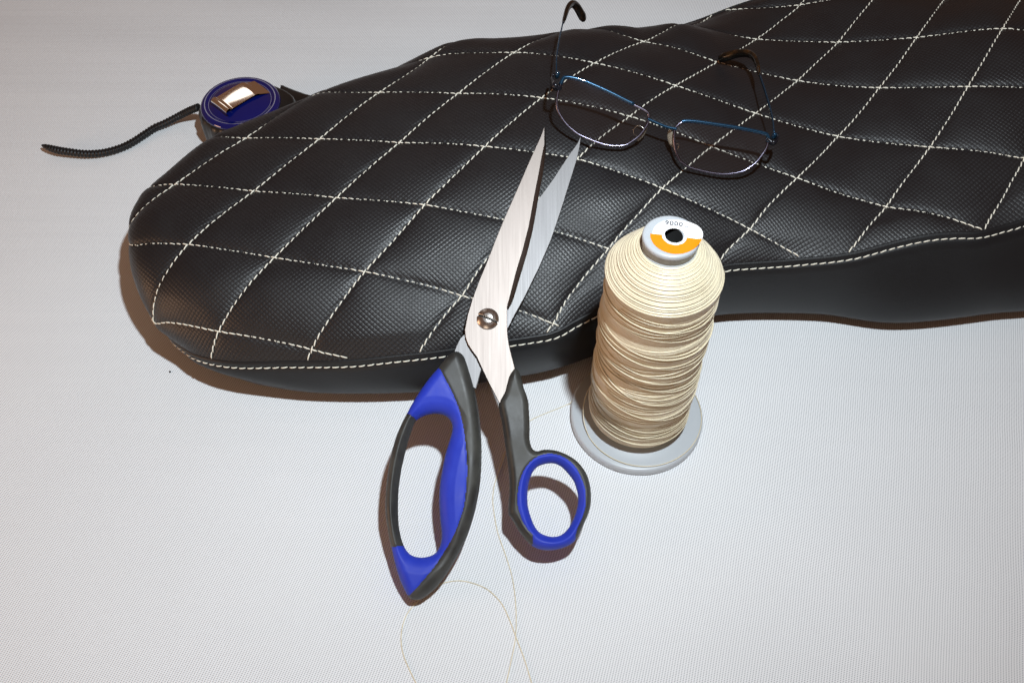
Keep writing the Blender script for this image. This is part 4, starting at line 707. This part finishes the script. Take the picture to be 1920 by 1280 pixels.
# ================================================================== spectacles
def build_glasses():
    M['gl_black'] = mat('black_enamel', (.008, .009, .014), .25, .3)
    M['gl_blue'] = mat('teal_blue_enamel', (.003, .035, .075), .25, .6, .5, Coat_Weight=.6)
    M['gl_dark'] = mat('dark_gunmetal', (.16, .15, .20), .22, 1)
    M['tort'] = mat('tortoiseshell_tip', (.03, .015, .006), .18); t = NT(M['tort'])
    t.l(t.ramp(t.noise(t.n('TexCoord').outputs['Object'], 260, 3), [(.5, (.004, .003, .002)), (.8, (.04, .017, .005))]), t.b.inputs['Base Color'])
    M['pad'] = mat('clear_nose_pad', (.75, .70, .58), .2, 0, .5, Transmission_Weight=.6, Alpha=.75)
    M['wire'] = mat('silver_wire', (.6, .58, .52), .25, 1)
    m = bpy.data.materials.new('coated_lens'); m.use_nodes = True; nt = m.node_tree; nt.nodes.clear()
    out = nt.nodes.new('ShaderNodeOutputMaterial'); mix = nt.nodes.new('ShaderNodeMixShader'); tr = nt.nodes.new('ShaderNodeBsdfTransparent'); gl = nt.nodes.new('ShaderNodeBsdfGlossy')
    tr.inputs[0].default_value = (.95, .95, .955, 1); gl.inputs[0].default_value = (.50, .66, 1, 1); gl.inputs[1].default_value = .03
    lw = nt.nodes.new('ShaderNodeLayerWeight'); lw.inputs[0].default_value = .25; mm = nt.nodes.new('ShaderNodeMath'); mm.operation = 'MULTIPLY_ADD'; mm.inputs[1].default_value = .5; mm.inputs[2].default_value = .12
    nt.links.new(lw.outputs['Facing'], mm.inputs[0]); nt.links.new(mm.outputs[0], mix.inputs[0]); nt.links.new(tr.outputs[0], mix.inputs[1]); nt.links.new(gl.outputs[0], mix.inputs[2]); nt.links.new(mix.outputs[0], out.inputs[0])
    M['lens'] = m
    B1 = P(1145, 273, 10.75); B2 = P(1359, 326, 9.6)
    g = thing('eyeglasses', 'eyeglasses with teal blue metal rims and tortoiseshell temple tips lying open on the seat', 'glasses', (B1+B2)/2)
    ax = (B2-B1)/np.linalg.norm(B2-B1)
    back = np.array([0, 1., 0]); back -= ax*(back@ax); back /= np.linalg.norm(back); upv = np.cross(ax, back); upv *= np.sign(upv[2])
    lean = math.radians(42); vin = upv*math.cos(lean)+back*math.sin(lean); nrm = np.cross(ax, vin); nrm *= -np.sign(nrm[1]) if abs(nrm[1]) > 1e-6 else 1
    if nrm@(_C-B1) < 0: nrm = -nrm
    def g3(u, v, h=0): return on_plane(u, v, B1+nrm*h, nrm)
    z = lambda L: zoomed(L, 960, 0, 3.5556)
    L1 = z([(350,522),(400,524),(480,546),(550,575),(620,606),(690,640),(760,676),(830,708),(880,733),(905,752),(912,772),(908,815),(890,850),(862,890),(832,920),(800,942),(770,962),(740,971),(700,974),(660,972),(610,962),(560,946),(510,926),(460,905),(420,880),(380,846),(348,810),(322,770),(306,735),(299,700),(300,660),(306,620),(318,580),(335,540)])
    L2 = z([(1108,832),(1128,818),(1160,812),(1220,815),(1280,823),(1355,834),(1430,845),(1495,856),(1560,868),(1625,882),(1680,895),(1702,910),(1708,935),(1700,975),(1683,1010),(1660,1042),(1632,1078),(1600,1106),(1563,1130),(1520,1147),(1470,1157),(1420,1161),(1360,1157),(1300,1147),(1240,1133),(1180,1116),(1148,1096),(1120,1072),(1102,1038),(1090,1000),(1083,960),(1080,920),(1082,880),(1090,852)])
    for L in (L1, L2):
        p = np.array([g3(*q) for q in L]); p = spline(p, 4, True); n = len(p); ctr = p.mean(0)
        # rim: dark outside wire, blue enamel along the brow
        mb = MB(); pc = np.vstack([p, p[:2]]); mb.tube(pc, .088, 8, cap=False); rim = mb.build('rim', M['gl_dark'], g)
        k = np.where(((p-ctr)@vin) > .62*((p-ctr)@vin).max())[0]; 
        order = sorted(k, key=lambda i: (p[i]-ctr)@ax); brow = p[order]+vin*.05+nrm*.03
        mb = MB(); mb.tube(brow, .125, 8); br = mb.build('brow_bar', M['gl_blue'], g)
        # lens: thin meniscus fan with a little curvature
        V = [ctr+nrm*.10]; F_ = []
        for r in (.35, .65, .85, 1.0):
            for q in p: V.append(ctr+(q-ctr)*r*.992+nrm*.10*(1-r*r))
        for i in range(n): F_.append((0, 1+i, 1+(i+1) % n))
        for j in range(3):
            for i in range(n): a = 1+j*n; b = 1+(j+1)*n; F_.append((a+i, b+i, b+(i+1) % n, a+(i+1) % n))
        mesh_obj('lens', V, F_, M['lens'], g)
    # bridge
    mb = MB(); mb.tube(spline([g3(*q, .06) for q in z([(905,792),(935,806),(975,824),(1020,843),(1065,855),(1098,860)])], 5), .10, 8); mb.build('bridge', M['gl_blue'], g)
    # nose pads on bent wires
    for (pu, pv, wpts, s) in ((872, 893, [(885,862),(850,838),(822,850),(812,885),(835,905),(868,900)], 1), (1062, 915, [(1085,965),(1112,960),(1113,985),(1095,1000),(1070,960),(1062,925)], -1)):
        c = g3(*z([(pu, pv)])[0])-nrm*.35
        th = np.linspace(0, 2*np.pi, 20, endpoint=False); mb = MB(); V = []; F_ = []
        e1 = vin*.62+ax*(.22*s); e2 = (ax*.18*s-nrm*.30)
        for lay, (sc_, of) in enumerate(((.7, -.05), (1, 0), (.7, .07))):
            for a in th: V.append(c+e1*math.cos(a)*sc_*.8+e2*math.sin(a)*sc_+np.cross(e1, e2)*of)
        for L_ in range(2): F_ += [(L_*20+i, L_*20+(i+1) % 20, (L_+1)*20+(i+1) % 20, (L_+1)*20+i) for i in range(20)]
        F_ += [tuple(range(20))[::-1], tuple(range(40, 60))]
        mesh_obj('nose_pad', V, F_, M['pad'], g)
        mb = MB(); mb.tube(spline([g3(*q)-nrm*(.05+.08*i) for i, q in enumerate(z(wpts))], 4), .028, 6); mb.build('pad_arm', M['wire'], g)
    # end pieces, hinges, temples
    def endpiece(path, hp):
        mb = MB(); mb.tube(spline(path, 5), .13, 8, squash=(.75, 1.5)); e = mb.build('end_piece', M['gl_black'], g)
        mb = MB(); h = np.array(hp); mb.tube([h-upv*.26, h-upv*.22, h+upv*.22, h+upv*.26], [.05, .15, .15, .05], 10); 
        hh = mb.build('hinge', M['gl_blue'], e); hh.matrix_parent_inverse = e.matrix_parent_inverse.copy() if False else hh.matrix_parent_inverse
        return e
    hl = g3(1043, 141, 0)-nrm*.5; hr = g3(1452, 253, 0)-nrm*.5
    hl = P(1043.5, 141, 11.9); hr = P(1451, 250, 10.9)
    endpiece([g3(1052, 165), g3(1044, 166, .1), g3(1037, 160, .1)+back*.1, P(1034, 150, 11.9), P(1037, 140, 11.9)], P(1045, 141, 11.9))
    endpiece([g3(1438, 262), g3(1446, 268, .1), g3(1453, 268, .1), P(1457, 262, 10.7), P(1456, 252, 10.8)], P(1451, 255, 10.9))
    def temple(pts, tip, up_=(0, 0, 1)):
        mb = MB(); mb.tube(spline(pts, 6), .075, 8, squash=(.7, 1.9), up=up_); tt = mb.build('temple', M['gl_blue'], g)
        q = spline(tip, 6); n = len(q); r = np.interp(np.linspace(0, 1, n), [0, .12, .5, .9, 1], [.10, .17, .24, .30, .20])
        mb = MB(); mb.tube(q, r, 10, squash=(.85, 1.15), up=up_); mb.build('temple_tip', M['tort'], g)
    temple([hl, P(1043.5, 110, 12.2), P(1049, 72, 12.4), P(1056, 42, 12.5)], [P(1056, 43, 12.5), P(1060, 30, 12.5), P(1065, 15, 12.4), P(1072.5, 8, 12.1), P(1081, 13, 11.6), P(1089, 26, 11.0), P(1095, 37, 10.4)])
    temple([hr, P(1448, 222, 10.9), P(1437, 180, 10.8), P(1424, 140, 10.6)], [P(1424, 141, 10.6), P(1420, 122, 10.5), P(1413, 107, 10.3), P(1401, 100.5, 10.0), P(1382, 101, 9.5), P(1364, 106, 9.0), P(1349, 111, 8.6)])
build_glasses()

# ================================================================== tape measure
def build_tape():
    ZT = 3.2; c = P(450, 190, ZT); c0 = np.array([c[0], c[1], 0.])
    t = thing('tape_measure', 'round blue and black tape measure with black wrist strap lying behind the seat', 'tape measure', c0)
    M['tblack'] = mat_rubber('black_tape_case', (.006, .006, .006), .35, .5)
    M['tblue'] = mat('glossy_blue_cover', (.002, .005, .085), .07, 0, .6, Coat_Weight=.5)
    M['chrome'] = mat('gold_chrome_clip', (.92, .86, .78), .10, 1)
    M['cord'] = mat('black_woven_cord', (.004, .004, .005), .5, 0, .4)
    R = 3.15
    # rubber case: rounded drum with a flatter mouth side on the right and grip ribs
    th = np.linspace(0, 2*np.pi, 120, endpoint=False)
    def rr(a, base):
        return base+.45*np.maximum(0, np.cos(a-.15))**10*2.0+.05*np.sign(np.sin(a*14))*(np.abs((a % (2*np.pi))-math.pi*1.15) < .9)
    prof = [(R-.35, 0), (R-.05, .08), (R+.12, .35), (R+.16, 1.2), (R+.16, 2.1), (R+.10, 2.6), (R-.05, 2.85), (R-.25, 2.95)]
    V = []; F_ = []
    for r, z in prof:
        for a in th: q = rr(a, r); V.append((c0[0]+q*math.cos(a), c0[1]+q*math.sin(a), z))
    n = 120
    for i in range(len(prof)-1): F_ += [(i*n+k, i*n+(k+1) % n, (i+1)*n+(k+1) % n, (i+1)*n+k) for k in range(n)]
    F_.append(tuple(range(n))[::-1]); F_.append(tuple((len(prof)-1)*n+k for k in range(n)))
    mesh_obj('case', V, F_, M['tblack'], t)
    dome = spline([(R-.22, 2.80), (R-.08, 2.93), (R-.12, 3.10), (R-.30, 3.25), (R-.50, 3.27), (R-.68, 3.20), (R-.82, 3.20), (R-1.05, 3.34), (R-1.5, 3.49), (R-2.1, 3.62), (.001, 3.72)], 5)
    mesh_obj('cover', *lathe_arr(dome, c0, 96), M['tblue'], t)
    # sprung metal clip: strip that arches across the cover and rolls over at its outer end
    A = P(418, 196, 3.75); B = P(486, 157, 3.75); ax = (B-A)/np.linalg.norm(B-A); ax[2] = 0; ax /= np.linalg.norm(ax); sd = np.array([ax[1], -ax[0], 0]); L = np.linalg.norm(B-A)
    w2 = .98; ks = np.linspace(0, 1, 26)
    path = [(-.20, -.34), (-.36, -.26), (-.44, -.08), (-.40, .10), (-.26, .22), (-.08, .24), (.06, .16)]+[(k*L, .10+.05*math.sin(k*math.pi)) for k in ks[1:18]]+[(L*.74, .12), (L*.82, -.04), (L*.92, -.20), (L*1.05, -.34)]
    V = []; F_ = []
    for (x, z) in path:
        for s_ in np.linspace(-1, 1, 9):
            for h in (0, -.06): V.append(A+ax*x+sd*(s_*w2)+np.array([0, 0, z+h-.05*s_*s_]))
    m = len(path)
    for i in range(m-1):
        for k in range(8):
            a = (i*9+k)*2; b = ((i+1)*9+k)*2; F_ += [(a, b, b+2, a+2), (a+1, a+3, b+3, b+1)]
    mesh_obj('belt_clip', V, F_, M['chrome'], t)
    # hook tab at the mouth, running off behind the seat
    p1 = P(522, 178, 2.3); p2 = P(600, 186, .9)
    V = []; 
    for k in np.linspace(0, 1, 7):
        q = p1+(p2-p1)*k; zt = 1.5*(1-k)**1.5+.75; wd = 1.2*(1-k)+.6
        for (dy, zz) in ((-wd, .0), (-wd, zt*.8), (-wd*.7, zt), (wd*.7, zt), (wd, zt*.8), (wd, 0)): V.append((q[0], q[1]+dy, zz))
    F_ = [(i*6+k, i*6+k+1, (i+1)*6+k+1, (i+1)*6+k) for i in range(6) for k in range(5)]+[(36, 37, 38, 39, 40, 41)]
    mesh_obj('mouth_guard', V, F_, M['tblack'], t)
    for a_, zz in ((2.55, 1.9), (2.95, 1.7)):      # rubber studs on the side of the case
        q = c0+np.array([math.cos(a_)*(R+.10), math.sin(a_)*(R+.10), zz]); dr = np.array([math.cos(a_), math.sin(a_), 0])
        mb = MB(); mb.tube([q-dr*.2, q+dr*.12, q+dr*.22, q+dr*.25], [.36, .36, .30, .12], 16); mb.build('button', M['tblack'], t)
    # braided wrist cord with a tapered end
    pc = [tuple(P(372, 201, 1.9)), tuple(P(355, 208, 1.4))]+[tuple(P(u, v, z)) for u, v, z in ((335, 218, .8), (310, 231, .45), (290, 240, .32), (270, 253, .30), (250, 266, .30), (230, 276, .32), (205, 284, .35), (180, 288, .38), (155, 288, .45), (130, 285, .55), (110, 282, .58), (92, 277, .62), (78, 272, .66))]
    q = spline(pc, 10); L = np.concatenate([[0], np.cumsum(np.linalg.norm(np.diff(q, axis=0), axis=1))]); pos = np.linspace(0, L[-1], 420)
    q = np.stack([np.interp(pos, L, q[:, i]) for i in range(3)], -1)
    r = .30+.030*np.sin(pos*2*np.pi/.26); r *= np.interp(pos/L[-1], [0, .90, .95, .985, 1], [1, 1, .85, .55, .15]); r = np.where(pos/L[-1] > .93, r*.98, r)
    mb = MB(); mb.tube(q, r, 12, squash=(1.1, .9)); mb.build('wrist_cord', M['cord'], t)
build_tape()

# specks of lint on the cloth
def speck(u, v, r, m, label):
    c = P(u, v, r*.5); V, F_ = lathe_arr([(.001, r*.5), (r*.8, r*.3), (r, 0), (r*.7, -r*.4), (.001, -r*.5)], c, 7)
    V = V+RNG.normal(0, r*.18, V.shape); o = mesh_obj('lint_speck', V, F_, m); o['label'] = label; o['category'] = 'lint'
speck(319, 697, .075, M['hole'], 'tiny dark speck of lint on the cloth left of the seat')
